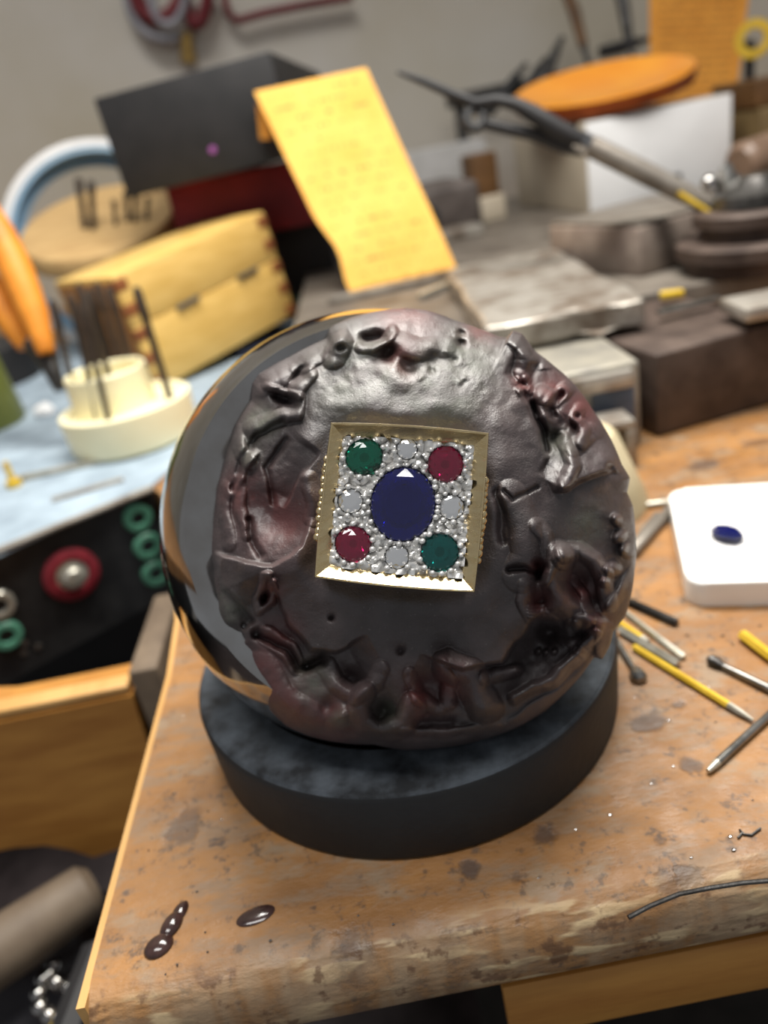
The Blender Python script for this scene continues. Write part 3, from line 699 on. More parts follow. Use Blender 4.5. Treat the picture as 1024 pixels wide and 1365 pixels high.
# ------------------------------------------------------------------ white tray with the loose stone
def rounded_slab(M_, sx, sy, h, r, bev, n=8):
    b = bmesh.new(); pts = []
    for cx, cy, a0 in ((1, 1, 0), (-1, 1, 90), (-1, -1, 180), (1, -1, 270)):
        for i in range(n + 1):
            a = math.radians(a0 + 90 * i / n); pts.append((cx * (sx / 2 - r) + r * math.cos(a), cy * (sy / 2 - r) + r * math.sin(a)))
    t = [b.verts.new((x, y, h)) for x, y in pts]; u = [b.verts.new((x, y, 0)) for x, y in pts]; k = len(pts)
    ft = b.faces.new(t); b.faces.new(u[::-1])
    for i in range(k): j = (i + 1) % k; b.faces.new((t[i], u[i], u[j], t[j]))
    bmesh.ops.bevel(b, geom=[e for e in ft.edges], offset=bev, segments=3, affect='EDGES', profile=.5)
    mb = MB().bm(b, M_); b.free(); return mb
TZ = 5.0
tl = Vector(pz(890, 652, TZ)); bl_ = Vector(pz(916, 778, TZ)); d = (tl - bl_); yaw = math.atan2(d.y, d.x) - PI / 2; wid = 46
xd = Vector((math.cos(yaw), math.sin(yaw), 0)); cen = (tl + bl_) / 2 + xd * wid / 2
mb = rounded_slab(frame((cen.x, cen.y, 0.05), yaw), wid, d.length, TZ - .05, 3.6, .7)
solo('plastic_tray', mb, M_white, 'white rounded plastic slab carrying one loose blue stone', 'tray', (cen.x, cen.y, .05))
sc_ = Vector(pz(969, 714, TZ + .5))
mb = MB(); n = 8
def gem_at(c, r, asp, yaw, n=8):
    mb = MB()
    rows_ = [[(.74, 2 * PI * i / n, .62) for i in range(n)], [(1.0, 2 * PI * (i + .5) / n, .30) for i in range(n)], [(1.0, 2 * PI * (i + .5) / n, .22) for i in range(n)]]
    for r_ in rows_:
        for q, a, z in r_:
            x = q * r * math.cos(a); y = q * r * asp * math.sin(a); X_, Y_ = x * math.cos(yaw) - y * math.sin(yaw), x * math.sin(yaw) + y * math.cos(yaw); mb.v.append((c[0] + X_, c[1] + Y_, c[2] + .35 + z * r + (-0.12) * Y_ - .12 * X_))
    mb.v.append((c[0], c[1], c[2])); mb.f.append(tuple(range(n)))
    for i in range(n):
        j = (i + 1) % n; mb.f += [(i, n + i, j), (j, n + i, n + j), (n + i, n + j, 2 * n + j, 2 * n + i), (2 * n + i, 2 * n + j, 3 * n)]
    return mb
M_loose = gem_mat('loose_sapphire', (0.006, 0.010, 0.10)); M_loose.node_tree.nodes['Principled BSDF'].inputs['Transmission Weight'].default_value = .25
gs = solo('loose_gemstone', gem_at((sc_.x, sc_.y, TZ + .02), 2.7, 1.3, .3), M_loose, 'loose dark blue faceted stone lying on the white slab', 'gemstone', (sc_.x, sc_.y, TZ + .02), smooth=False)

# ------------------------------------------------------------------ burs, gravers and wires lying on the bench
def rodpts(p1, p2, r, lift=0.0): a = pz(p1[0], p1[1], r + lift); c = pz(p2[0], p2[1], r + lift); return Vector(a), Vector(c)
def rod_thing(name, p1, p2, r, mtl, label, cat, tip=None, head=None, lift=0.05, n=10, headm=None):
    a, c = rodpts(p1, p2, r, lift); d = (c - a).normalized(); L_ = (c - a).length
    base_ = Vector((a.x, a.y, a.z - r))
    if head is None and tip is None:
        return solo(name, MB().tube([a, a + d * .3, c - d * .3, c], [r * .8, r, r, r * .8], n), mtl, label, cat, base_)
    t = thing(name, label, cat, base_)
    if tip is not None:
        part('shaft', MB().tube([a, a + d * .25, c - d * tip[0]], [r * .8, r, r], n), mtl, t)
        part('tip', MB().tube([c - d * tip[0], c - d * tip[0] * .5, c], [r, r * .85, r * tip[1]], n), tip[2], t)
    else:
        part('shaft', MB().tube([a + d * head[0] * .8, c - d * .3, c], [r * .75, r, r * .85], n), mtl, t)
        part('head', MB().tube([a, a + d * head[0] * .2, a + d * head[0] * .6, a + d * head[0]], [head[1] * .5, head[1], head[1] * .9, r * .7], n), headm or M_darksteel, t)
    return t
rod_thing('brass_graver', (845, 862), (1004, 960), .62, M_brass, 'yellow brass rod with a pale pointed tip lying diagonally', 'rod', tip=(4.2, .35, M_pale), n=6)
rod_thing('steel_pin', (1060, 922), (944, 1028), .6, M_toolsteel, 'round steel pin with a bright end, nearest to the bench front', 'pin', tip=(2.2, .6, M_pale))
rod_thing('round_bur', (944, 878), (1040, 925), .72, M_toolsteel, 'grey steel bur with a dark ribbed head at its left end', 'bur', head=(3.0, 1.0), headm=M_darksteel)
rod_thing('brass_nib', (989, 845), (1045, 888), .95, M_brass, 'short brass point just below the white slab', 'nib', tip=(3.0, .9, M_brass), n=6)
rod_thing('grey_mandrel', (842, 738), (896, 676), 1.15, M_steel, 'thick grey steel rod reaching under the left edge of the white slab', 'rod')
rod_thing('dark_rod', (832, 742), (878, 686), .9, M_steel, 'thinner grey rod behind the thick one beside the pitch', 'rod')
rod_thing('pale_stub', (862, 673), (905, 668), .75, M_pale, 'short pale rod end poking out behind the white slab', 'rod')
rod_thing('flat_file', (835, 800), (903, 830), .75, M_darksteel, 'dark grey needle file behind the other small tools', 'file', n=6)
rod_thing('long_pale_rod', (832, 815), (912, 876), .55, M_pale, 'long pale steel rod behind the brass rod', 'rod', n=6)
rod_thing('pale_flat_tool', (826, 838), (905, 884), .8, M_pale, 'pale square steel tool touching the brass rod', 'rod', n=4)
rod_thing('brass_pin', (818, 826), (864, 857), .75, M_brass, 'short yellow pin poking out from under the pitch', 'pin', n=6, tip=(1.5, .9, M_pale))
rod_thing('ball_bur', (855, 908), (818, 848), .62, M_toolsteel, 'small steel bur with a bright bud head beside the rubber base', 'bur', head=(3.6, 1.35), headm=M_toolsteel)

w = [pz(x, y, .3) for x, y in ((838, 1223), (866, 1208), (905, 1192), (945, 1184), (990, 1177), (1050, 1172))]
solo('black_wire', MB().tube(w, .28, 8), M_darksteel, 'long thin black wire curving along the front edge of the bench', 'wire', w[0] - np.array((0, 0, .3)))
w = [pz(x, y, .22) for x, y in ((984, 1117), (990, 1110), (986, 1106), (992, 1112), (1002, 1113), (1014, 1104))]
solo('wire_snippet', MB().tube(w, .16, 6), M_darksteel, 'tiny curled snippet of dark wire on the bench', 'wire', w[0] - np.array((0, 0, .22)))
def drip(px, rs, label):
    mb = MB()
    for (x, y), r in zip(px, rs):
        q = pz(x, y, 0); b = bmesh.new(); bmesh.ops.create_uvsphere(b, u_segments=18, v_segments=9, radius=1)
        for v in b.verts: v.co = Vector((v.co.x * r[0] * 1.3, v.co.y * r[1] * 1.3, max(v.co.z, -.02) * r[2]))
        mb.bm(b, frame((q[0], q[1], .03), r[3])); b.free()
    q = pz(*px[0], 0); solo('shellac_drip', mb, M_drip, label, 'drip', (q[0], q[1], 0), 'shellac drips on the bench')
drip([(240, 1216), (229, 1234)], [(1.3, .75, .6, 1.2), (1.6, 1.0, .9, 1.15)], 'long dark shellac drip, upper of the two touching drips')
drip([(212, 1262)], [(1.5, 1.25, .9, .5)], 'round maroon shellac drip, lower of the two touching drips')
drip([(341, 1221)], [(2.0, 1.0, .35, .2)], 'flat dark oval shellac drip in front of the rubber base')

mb = MB(); bb = bmesh.new(); bmesh.ops.create_icosphere(bb, subdivisions=1, radius=1.0); fv = np.array([v.co[:] for v in bb.verts]); ff = [[v.index for v in f.verts] for f in bb.faces]; bb.free()
for i in range(240):
    x = rng.uniform(-42, 70); y = rng.uniform(-43, 60)
    if x * x + y * y < 36 ** 2 or (x > 46 and y > 2): continue
    r = rng.uniform(.06, .17) * (1.3 if x > 20 else 1); mb.add(fv * (r * rng.uniform(.8, 2.2), r, r * .7) + (x, y, r * .6 + .01), ff)
o = link_mesh('metal_filings', mb.v, mb.f, M_chrome, None, (20, -20, 0), False); o['label'] = 'bright metal filings scattered over the bench wood'; o['category'] = 'filings'; o['kind'] = 'stuff'

# tools in the drawer
rod_a = onY(-90, 1330, 8); rod_c = onY(128, 1180, 30)
t = thing('hammer_handle', 'thick grey-beige handle lying in the drawer under the cutaway', 'handle', rod_a)
mb = MB().tube([rod_a, Vector(rod_a) * .5 + Vector(rod_c) * .5, Vector(rod_a) * .06 + Vector(rod_c) * .94, rod_c], [7.0, 7.4, 6.6, 4.5], 20); part('grip', mb, M_rod, t)
mb = MB().tube([Vector(rod_a) + (Vector(rod_a) - Vector(rod_c)) * .12, rod_a], [5.5, 6.6], 20); part('ferrule', mb, M_steel, t)
Z0 = -72.
ch = [pz(x, y, Z0) for x, y in ((72, 1288), (58, 1306), (52, 1325), (54, 1343), (66, 1354), (80, 1362), (96, 1340), (92, 1316), (76, 1310), (66, 1300))]
t = thing('ball_chain', 'bright steel ball chain looped on dark leather in the drawer', 'chain', ch[0])
for i, q in enumerate(ch):
    b = bmesh.new(); bmesh.ops.create_icosphere(b, subdivisions=2, radius=2.0); mb = MB().bm(b, Matrix.Translation(Vector(q))); b.free(); part('ball', mb, M_chrome, t)
mb = MB().tube(ch, .6, 6); part('cord', mb, M_toolsteel, t)
def low_rod(name, p1, p2, r, z, mtl, label, cat):
    a = Vector(pz(*p1, z)); c = Vector(pz(*p2, z)); solo(name, MB().tube([a, c], r, 8), mtl, label, cat, a)
low_rod('brass_tweezers', (70, 1375), (96, 1330), 1.2, -70, M_brass, 'yellow brass strip beside the ball chain in the drawer', 'strip')
low_rod('brass_offcut', (132, 1274), (142, 1256), 1.5, -50, M_brass, 'short brass offcut against the left edge of the bench', 'offcut')
low_rod('black_tube', (90, 1390), (135, 1270), 4.5, -66, M_black, 'dark tube standing against the bench edge in the drawer', 'tube')
mb = MB()
for x, y, r in ((95, 1235, 9), (120, 1215, 8), (105, 1262, 8), (75, 1250, 7)):
    q = pz(x, y, -80); b = bmesh.new(); bmesh.ops.create_icosphere(b, subdivisions=3, radius=1)
    for v in b.verts: v.co = Vector((v.co.x * r, v.co.y * r * .8, v.co.z * r * .6)) * (1 + .15 * math.sin(5 * v.co.x + 3 * v.co.y))
    mb.bm(b, Matrix.Translation(Vector(q))); b.free()
solo('leather_pouch', mb, M_leather, 'crumpled dark leather pouch behind the ball chain', 'pouch', pz(95, 1240, -88))
b = bmesh.new(); bmesh.ops.create_icosphere(b, subdivisions=3, radius=1)
for v in b.verts: v.co = Vector((v.co.x * 14, v.co.y * 10, v.co.z * 8)) * (1 + .12 * math.sin(4 * v.co.y))
q = pz(10, 1345, -84); mb = MB().bm(b, Matrix.Translation(Vector(q))); b.free()
solo('dark_cloth', mb, mat('dark_grey_cloth', srgb(70, 68, 72), srgb(52, 50, 54), 60, .8), 'dark grey bundled cloth in the corner of the drawer below the handle', 'cloth', q)

# ------------------------------------------------------------------ behind the ball: vise, blocks, plate
def vm(name, loc, yaw, sx, sy, sz, bev, mtl, label, cat):
    return solo(name, MB().box(frame(loc, yaw), sx, sy, sz, bev, 3), mtl, label, cat, loc)
vm('iron_block', (91.5, 112.2, .05), math.radians(11.5), 39.5, 50, 22.9, .9, M_iron, 'dark brown iron block with the worn top behind the white slab', 'block')
vx, vy = 50.6, 94.7
vise = thing('bench_vise', 'small grey steel vise with blue-grey tape, between the ball and the iron block', 'vise', (vx, vy + 3, .05))
part('body', MB().box(frame((vx, vy + 4, .05)), 42.5, 36, 23.5, 1.2, 3), M_vise, vise)
part('top_jaw', MB().box(frame((vx - 1, vy - 14.6, 17.5)), 40, 3, 4.6, .6, 2), M_steel_l, vise)
part('tape', MB().box(frame((64.5, vy - 14.2, 7.5)), 11, .6, 9.5, .1), M_tape, vise, 'blue-grey tape patch')
p1 = pz(812, 560, 13); p2 = pz(853, 552, 13); m_ = (p1 + p2) / 2
part('bracket', MB().box(frame((61, vy - 21, 10.5)), 10, 9, 2.2, .5).box(frame((64.8, vy - 21, .1)), 2.6, 9, 10.6, .4), M_steel_l, vise, 'bright angle bracket')
part('slot', MB().box(frame((58.5, vy - 15.2, 1.2)), 7, 2.5, 8.6, .3), M_blackgloss, vise)
q = pz(832, 690, 0); mb = MB().lathe([(.01, 0), (15.5, 0), (15.2, 2), (9.5, 17), (8.5, 18), (.01, 18)], frame((46.5, 55, .05)), 40)
solo('wax_cone', mb, M_creamd, 'cream tapered wax block just behind the right side of the pitch', 'wax block', (46.5, 55, .05))
vm('support_plate', (110, 330, .05), math.radians(-2), 250, 376, 24.5, 1.0, mat('grimy_plate', srgb(128, 120, 110), srgb(90, 82, 74), 50, .5, .3, bump=.3, bscale=200), 'large grimy grey steel plate added as a support under the tools behind the ball', 'plate')  # plate added as a support to carry the raised things behind the ball
# slab on the plate
b = bmesh.new(); bmesh.ops.create_cube(b, size=1)
for v in b.verts: v.co = Vector((v.co.x * 45, v.co.y * 104, (v.co.z + .5) * 8.0))
bmesh.ops.subdivide_edges(b, edges=b.edges, cuts=6, use_grid_fill=True)
for v in b.verts:
    if v.co.z > 7.9: v.co.z += .5 * math.sin(v.co.x * .2 + v.co.y * .09) - .00005 * v.co.y ** 2
    v.co.x += .7 * math.sin(v.co.y * .13); v.co.y += .8 * math.sin(v.co.x * .23)
bmesh.ops.bevel(b, geom=[e for e in b.edges if len(e.link_faces) == 2 and e.calc_face_angle(0) > .8], offset=1.6, segments=3, affect='EDGES', profile=.5)
mb = MB().bm(b, frame((64, 159, 24.6), math.radians(-3))); b.free()
solo('steel_slab', mb, M_steel_l, 'pale worn steel slab with a rounded corner right behind the pitch', 'slab', (64, 159, 24.6))
blk = thing('setting_block', 'grey-brown square block in front of the white box', 'block', (121.5, 199, 24.6))
part('block_body', MB().box(frame((121.5, 199, 24.6), math.radians(22.7)), 54.6, 49.2, 16.6, .8, 2), mat('grey_brown_block', srgb(160, 146, 134), srgb(124, 110, 102), 70, .55, .1, bump=.3, bscale=250), blk)
part('top_sheet', MB().box(frame((121.5, 199, 41.3), math.radians(22.7)), 53.2, 47.8, 1.2, .3), M_steel, blk, 'thin grey top sheet')
flatbar('steel_scraper', (438, 404), (618, 366), 5, 2.4, 25.0, M_steel_l, 'flat grey steel bar at the foot of the leaning envelope', 'bar')
flatbar('brass_bar', (560, 398), (644, 362), 4.0, 2.0, 25.0, M_pale, 'short pale brass-ended bar beside the foot of the leaning envelope', 'bar')
flatbar('gold_scrap', (880, 400), (912, 396), 4.0, 2.4, 25.0, M_brass, 'bright brass scrap on the plate in front of the third hand stand', 'scrap')
flatbar('steel_rule', (878, 420), (960, 400), 3.0, 1.2, 25.0, M_toolsteel, 'narrow bluish steel rule on the plate below the brass scrap', 'rule')
flatbar('grey_block', (975, 424), (1060, 408), 16.0, 4, 25.0, M_steel_l, 'light grey flat metal block at the foot of the third hand stand', 'block')

# third hand with cross-locking tweezers
tb = Vector((139, 153, 24.6))
th = thing('third_hand', 'dark third hand stand of stacked discs holding black cross-locking tweezers', 'third hand', tb)
part('base_disc', MB().lathe([(.01, 0), (22, 0), (22, 4.5), (24.5, 5), (24.5, 9), (23, 10), (.01, 10)], frame(tb), 56), M_iron, th)
part('upper_disc', MB().lathe([(.01, 10), (17, 10), (17, 14), (19, 14.5), (19, 18), (18, 19), (.01, 19)], frame(tb), 56), M_iron, th)
part('hub', MB().lathe([(.01, 19), (13, 19), (12.5, 23), (8, 25), (5, 28), (.01, 28)], frame(tb), 40), M_darksteel, th)
D0 = 258.
j0 = Vector(pd(962, 262, D0 + 2))
part('post', MB().tube([(tb.x - 4, tb.y + 6, 45), (tb.x - 5, tb.y + 10, 54), j0], [3.2, 3.0, 2.4], 12), M_toolsteel, th)
mb = MB()
for x, y, r in ((946, 244, 2.8), (958, 268, 3.2), (976, 240, 2.8), (968, 262, 3.0)):
    b = bmesh.new(); bmesh.ops.create_icosphere(b, subdivisions=2, radius=r); mb.bm(b, Matrix.Translation(Vector(pd(x, y, D0)))); b.free()
part('joint', mb, M_chrome, th, 'shiny ball joint screws')
tw = lambda pts: [pd(x, y, D0 + dz) for x, y, dz in pts]
part('tweezer_handle', MB().tube(tw([(776, 189, 0), (790, 196, 0), (850, 226, 0), (900, 251, 0), (946, 273, 0)]), [2.8, 3.5, 3.6, 3.4, 2.8], 12), M_steel, th)
part('ferrule', MB().tube(tw([(768, 186, 0), (786, 195, 0)]), 3.4, 12), M_chrome, th)
part('tweezer_arm', MB().tube(tw([(776, 188, -1), (740, 170, -2), (712, 152, -2), (688, 139, -2), (660, 133, -1), (634, 138, 0), (600, 124, 0), (566, 109, 0), (530, 96, 0)]), [2.6, 3.3, 3.0, 2.3, 1.8, 1.8, 1.6, 1.4, .6], 10), M_black, th, 'black arm ending in the tip')
part('tweezer_arm', MB().tube(tw([(778, 200, 1), (748, 193, 2), (708, 178, 2), (676, 172, 2), (646, 165, 2)]), [2.2, 2.6, 2.2, 2.0, 1.8], 10), M_black, th, 'black lower arm')
part('eye_loop', MB().tube(tw([(633 + 11 * math.cos(k * PI / 8), 158 + 13 * math.sin(k * PI / 8), 1) for k in range(17)]), 1.5, 8), M_black, th)
part('brass_tip', MB().tube(tw([(905, 258, -3), (960, 292, -3)]), [1.0, .6], 8), M_brass, th)

# white card box, orange dish on it, printed envelope behind
wb = thing('card_box', 'white card box with a grey-beige left side under the orange dish', 'box', (181, 402, 24.6))
wf = frame((181.3, 404, 24.6), math.radians(5))
part('box_body', MB().box(wf, 83, 120, 46.5, .8), M_beigecard, wb)
part('front_card', MB().box(wf @ Matrix.Translation((0, -60.6, .4)), 82.6, .8, 45.8, .2), M_card, wb, 'white front card')
part('notch', MB().box(wf @ Matrix.Translation((8, -61.2, 6)), 8, .8, 6, .1), M_black, wb, 'small dark square notch')
dc = Vector(pd(803, 107, 440)); view = (Vector(CAM) - dc).normalized()
axd = (Vector((0, 0, 1)) * math.cos(math.radians(11.5)) + Vector((view.x, view.y, 0)).normalized() * math.sin(math.radians(11.5)))
Md = axis_frame(dc, axd)
dish = thing('orange_dish', 'shallow orange enamel dish tilted on the white card box', 'dish', (dc.x, dc.y, 74.5))
R = 50
part('bowl', MB().lathe([(.01, -9.0), (22, -8.6), (40, -4.5), (R - 1.5, -.6), (R, 0), (R - .4, .3), (R - 2, .0), (38, -3.2), (22, -6.4), (.01, -6.8)], Md, 64), M_orange, dish)
part('rim', MB().lathe([(R - 3, -2.2), (R - .3, -.9), (R + .6, -.2), (R + .8, -2.0), (R - .5, -7), (R - 4, -7.4), (R - 4.5, -5.0)], Md, 64, closed=True), M_orangedk, dish, 'rust orange outer rim')

def sheet(name, corners, thick, mtl, label, cat, crease=None, loc=None, nx=10, ny=18, bend=0.0, back=(0, 1, 0)):
    """corners TL TR BR BL in mm -> thin folded sheet with UVs"""
    tl_, tr_, br_, bl2 = [np.array(c, float) for c in corners]; nrm = np.cross(tr_ - tl_, bl2 - tl_); nrm /= np.linalg.norm(nrm)
    if nrm[1] < 0: nrm = -nrm
    V_ = []; UV = []
    for k in (0, 1):
        for j in range(ny + 1):
            for i in range(nx + 1):
                u, v = i / nx, j / ny
                q = (tl_ * (1 - u) + tr_ * u) * (1 - v) + (bl2 * (1 - u) + br_ * u) * v
                if crease: q = q + crease(u, v)
                q = q + nrm * (thick * k + bend * math.sin(PI * u) * math.sin(PI * v)); V_.append(q); UV.append((u, 1 - v))
    F = []; st = (nx + 1) * (ny + 1)
    for j in range(ny):
        for i in range(nx):
            a = j * (nx + 1) + i; F += [(a, a + 1, a + nx + 2, a + nx + 1), (st + a, st + a + nx + 1, st + a + nx + 2, st + a + 1)]
    bd = [i for i in range(nx + 1)] + [j * (nx + 1) + nx for j in range(1, ny + 1)] + [ny * (nx + 1) + i for i in range(nx - 1, -1, -1)] + [j * (nx + 1) for j in range(ny - 1, 0, -1)]
    for a, c in zip(bd, bd[1:] + bd[:1]): F.append((a, st + a, st + c, c))
    base_ = (bl2 + br_) / 2 if loc is None else loc
    o = link_mesh(name, V_, F, mtl, None, base_, True, 30); me = o.data; uvl = me.uv_layers.new(name='UVMap'); UV = np.array(UV)
    vi = np.zeros(len(me.loops), int); me.loops.foreach_get('vertex_index', vi); uvl.data.foreach_set('uv', UV[vi].ravel())
    o['label'] = label; o['category'] = cat; return o
def onYp(x, y, Yv): return onY(x, y, Yv)
bl_e = pz(466, 388, 27.2); br_e = pz(608, 356, 27.2)
cr = lambda u, v: np.array([3.4, -1.0, 0]) * max(0, 1 - abs(v - .80) / .16) * (1 - u) + np.array([0, -1.6, 0]) * max(0, 1 - abs(v - .8) / .3)
sheet('kraft_envelope', [onY(339, 122, 284), onY(488, 90, 290), br_e, bl_e], .5, M_env, 'yellow kraft envelope with pencil marks leaning on the black box', 'envelope', cr, bend=-1.5)
a = [onY(342, 140, 287), onY(362, 136, 287), onY(362, 186, 287), onY(347, 186, 287)]
sheet('envelope_flap', a, .4, M_env2, 'small darker paper flap behind the upper left of the kraft envelope', 'paper', nx=2, ny=2)
tl2 = pd(866, -20, 520); tr2 = pd(1001, -24, 520); br2 = np.array(pd(966, 250, 520)); bl2_ = np.array(pd(868, 262, 520))
sheet('printed_envelope', [tl2, tr2, br2, bl2_], .5, M_env2, 'orange printed envelope standing behind the white card box', 'envelope')

# ------------------------------------------------------------------ left background
wy = math.radians(50); wt = math.radians(-4)
wbx = thing('wooden_box', 'pale wooden box with finger joints and two metal catches behind the bur holder', 'box', (-71.5, 282, .8))
W_, D_, H_ = 89.5, 49, 50.5
wfm = frame((-71.5, 282, 6.6), math.radians(45.6), math.radians(-1), math.radians(-6))
lbody = part('lower_body', MB().box(wfm, W_, D_, H_ * .56, .5), M_boxwood, wbx)
lidp = part('lid', MB().box(wfm @ Matrix.Translation((0, 0, H_ * .56 + .25)), W_, D_, H_ * .44, .8), M_boxwood, wbx)
for k in range(9):
    for sx in (-1, 1):
        if k % 2 == 0:
            part('finger_joint', MB().box(wfm @ Matrix.Translation((sx * (W_ / 2 - 2.9), -D_ / 2 + 1.2, .8 + k * 5.4)), 6.1, 2.9, 5.0, .1), M_boxdark, lbody if k < 5 else lidp, None)
for sx in (-.17, .25):
    part('catch', MB().tube([wfm @ Vector((sx * W_ - 6, -D_ / 2 - .8, H_ * .56)), wfm @ Vector((sx * W_ + 7, -D_ / 2 - .8, H_ * .56 + .3))], 1.0, 8), M_toolsteel, lidp)
part('end_shade', MB().box(wfm @ Matrix.Translation((-W_ / 2 - .2, 0, 2)), .6, D_ - 5, H_ - 4, .1), mat('box_wood_shade', srgb(172, 120, 66), srgb(146, 96, 50), 60, .6), wbx, 'darker sheet with the shade of the box end painted in')  # thin darker sheet paints the shade on the box's left end

cb = Vector(pz(183, 585, .8))
vm('box_shadow_pad', (-52, 301, .8), math.radians(45.6), 46, 47, 3, .3, mat('navy_shadow', srgb(40, 46, 66), srgb(30, 34, 50), 60, .7), 'added dark navy pad standing for the shadow under the right end of the wooden box', 'pad')  # added pad props the box and stands for its dark blue shadow
cup = thing('bur_holder', 'cream plastic bur holder full of dark burs on the blue cloth', 'holder', cb)
part('base_ring', MB().lathe([(.01, 0), (21.5, 0), (23.0, 1.5), (23.8, 13.0), (23.6, 14.5), (22.6, 15.0), (20.8, 14.6), (20.2, 13.2), (.01, 13.0)], frame(cb), 64), M_cream, cup)
part('inner_cup', MB().lathe([(.01, 13), (14.9, 13), (14.5, 26.5), (13.8, 27.2), (13.0, 26.6), (12.7, 16), (.01, 15.4)], frame(cb + Vector((-4, 2.5, 0))), 64), M_cream, cup)
burm = None
def topix(a):
    d = np.array(a) - CAM; z = d @ FW; return 512 + FPX * (d @ RT) / z, 682.5 - FPX * (d @ UP) / z
def bur(i, bx, by, bz, topx, topy, r, label, group):
    a = Vector((bx, by, bz)); c0_ = Vector(CAM); d_ = (a - c0_).dot(Vector(FW)); hgt = math.hypot(topx - (pix := topix(a))[0], topy - pix[1]) * d_ / FPX; t_ = Vector(pd(topx, topy, d_ - .4 * hgt))
    d = (t_ - a); tt = thing('bur', label, 'bur', a, group)
    part('shank', MB().tube([a, a + d * .72], [r, r], 8), M_bur, tt)
    part('cutting_head', MB().tube([a + d * .70, a + d * .78, a + d * .95, t_], [r, r * 1.25, r * 1.2, r * .6], 8), M_bur, tt)
for i, (bx, by, tx_, ty_, r, lab) in enumerate(((226, 528, 181, 382, 1.35, 'thick dark bur standing alone at the right side of the cream holder'),
        (144, 557, 108, 402, 1.05, 'thin dark bur at the front rim of the cream holder, right of two'), (129, 556, 96, 396, 1.05, 'thin dark bur at the front rim of the cream holder, left of two'),
        (103, 546, 70, 400, 1.2, 'greyish bur at the far left rim of the cream holder'))):
    q = pz(bx, by, 14.8); bur(i, q[0], q[1], 14.2, tx_, ty_, r, lab, 'burs in the cream holder')
for i, (bx, by, tx_, ty_) in enumerate(((124, 502, 92, 392), (138, 496, 104, 378), (152, 492, 118, 384), (164, 492, 128, 376), (176, 496, 144, 382), (146, 506, 111, 390))):
    q = pz(bx, by, 22); bur(i, q[0], q[1], 15.6, tx_, ty_, 1.25, ('leftmost', 'second from the left', 'fourth from the left', 'second from the right', 'rightmost', 'third from the left')[i] + ' of the six burs standing inside the inner cream cup', 'burs crowded in the inner cup')

gj = Vector(pz(-26, 570, .8)); mb = MB()
jar = thing('olive_jar', 'olive green plastic jar cut by the left frame edge', 'jar', gj)
part('jar_body', MB().lathe([(.01, 0), (19, 0), (20, 1.5), (17.5, 34), (16.5, 35), (.01, 35)], frame(gj), 40), M_green, jar)
part('jar_lid', MB().lathe([(.01, 35.1), (18, 35.1), (18, 40), (17, 41), (.01, 41)], frame(gj), 40), M_green, jar)
bt = Vector(pz(-16, 512, .8))
t = thing('black_tape_roll', 'black round tape roll between the olive jar and the bur holder', 'tape', bt)
part('roll', MB().lathe([(12, 0), (29, 0), (29, 19), (28, 20), (13, 20), (12, 19)], frame(bt), 40, closed=True), M_black, t)
part('core', MB().lathe([(10.4, .5), (11.9, .5), (11.9, 19.2), (10.4, 19.2)], frame(bt), 32, closed=True), M_beigecard, t)
q = Vector(pz(60, 548, 3)); b = bmesh.new(); bmesh.ops.create_icosphere(b, subdivisions=3, radius=1)
for v in b.verts: v.co = Vector((v.co.x * 4.5, v.co.y * 3.5, max(v.co.z, -.4) * 4)) * (1 + .1 * math.sin(6 * v.co.x))
mb = MB().bm(b, Matrix.Translation((q.x, q.y, 2.6))); b.free(); solo('cotton_ball', mb, M_card, 'small white cotton ball beside the black tape roll', 'cotton ball', (q.x, q.y, .8))
oh = thing('orange_pliers', 'pliers with orange grips standing behind the olive jar', 'pliers', pd(60, 470, 285))
part('grip', MB().tube([pd(x, y, 282) for x, y in ((-30, 262), (0, 312), (22, 362), (46, 420), (62, 470))], [4.5, 5.5, 6.2, 5.4, 3.0], 14), M_orangeh, oh)
part('grip', MB().tube([pd(x, y, 290) for x, y in ((-40, 350), (-6, 396), (16, 430), (34, 462))], [5, 5.6, 5.0, 3.0], 14), M_orangeh, oh)
part('jaw', MB().tube([pd(x, y, 287) for x, y in ((40, 455), (62, 472), (80, 520))], [3.4, 4.2, 2.0], 10), M_darksteel, oh)

tc_ = Vector(pd(130, 293, 425)); dk = Vector((tc_.x, tc_.y + 4, .05))
st_ = thing('bur_stand', 'round tan wooden bur stand on a dark drum behind the wooden box', 'stand', dk)
Mt = Matrix.Translation(tc_) @ Matrix.Rotation(math.radians(21), 4, 'X') @ Matrix.Translation((0, 0, -11))
part('wooden_top', MB().lathe([(.01, 0), (42, 0), (44, 1.5), (44, 9), (42.5, 11), (.01, 11)], Mt, 64), M_tan, st_)
part('drum', MB().lathe([(.01, 0), (20, 0), (20, tc_.z - 18), (.01, tc_.z - 13)], frame(dk), 48), M_black, st_)
for i, (bx, by, tx_, ty_, r) in enumerate(((121, 322, 104, 236, 1.7), (135, 330, 121, 240, 1.7), (178, 316, 168, 255, 1.5), (190, 322, 182, 258, 1.4), (204, 318, 197, 262, 1.3), (164, 324, 152, 266, 1.2))):
    q = np.array(Mt @ (Mt.inverted() @ Vector(pd(bx, by, 425))).to_2d().to_3d()) + np.array(Mt.to_3x3() @ Vector((0, 0, 11))); bur(i, q[0], q[1], q[2], tx_, ty_, r, ('tall leftmost', 'tall second from the left', 'short fourth from the left', 'short fifth from the left', 'short rightmost', 'short third from the left')[i] + ' bur in the round wooden stand', 'burs in the wooden stand')
hc = Vector(pd(150, 332, 480)); hv = (Vector(CAM) - hc); hv.z = 0; hv.normalize()
hp_ = thing('plastic_hoop', 'pale blue and white plastic hoop standing behind the round bur stand', 'hoop', (hc.x, hc.y, 0))
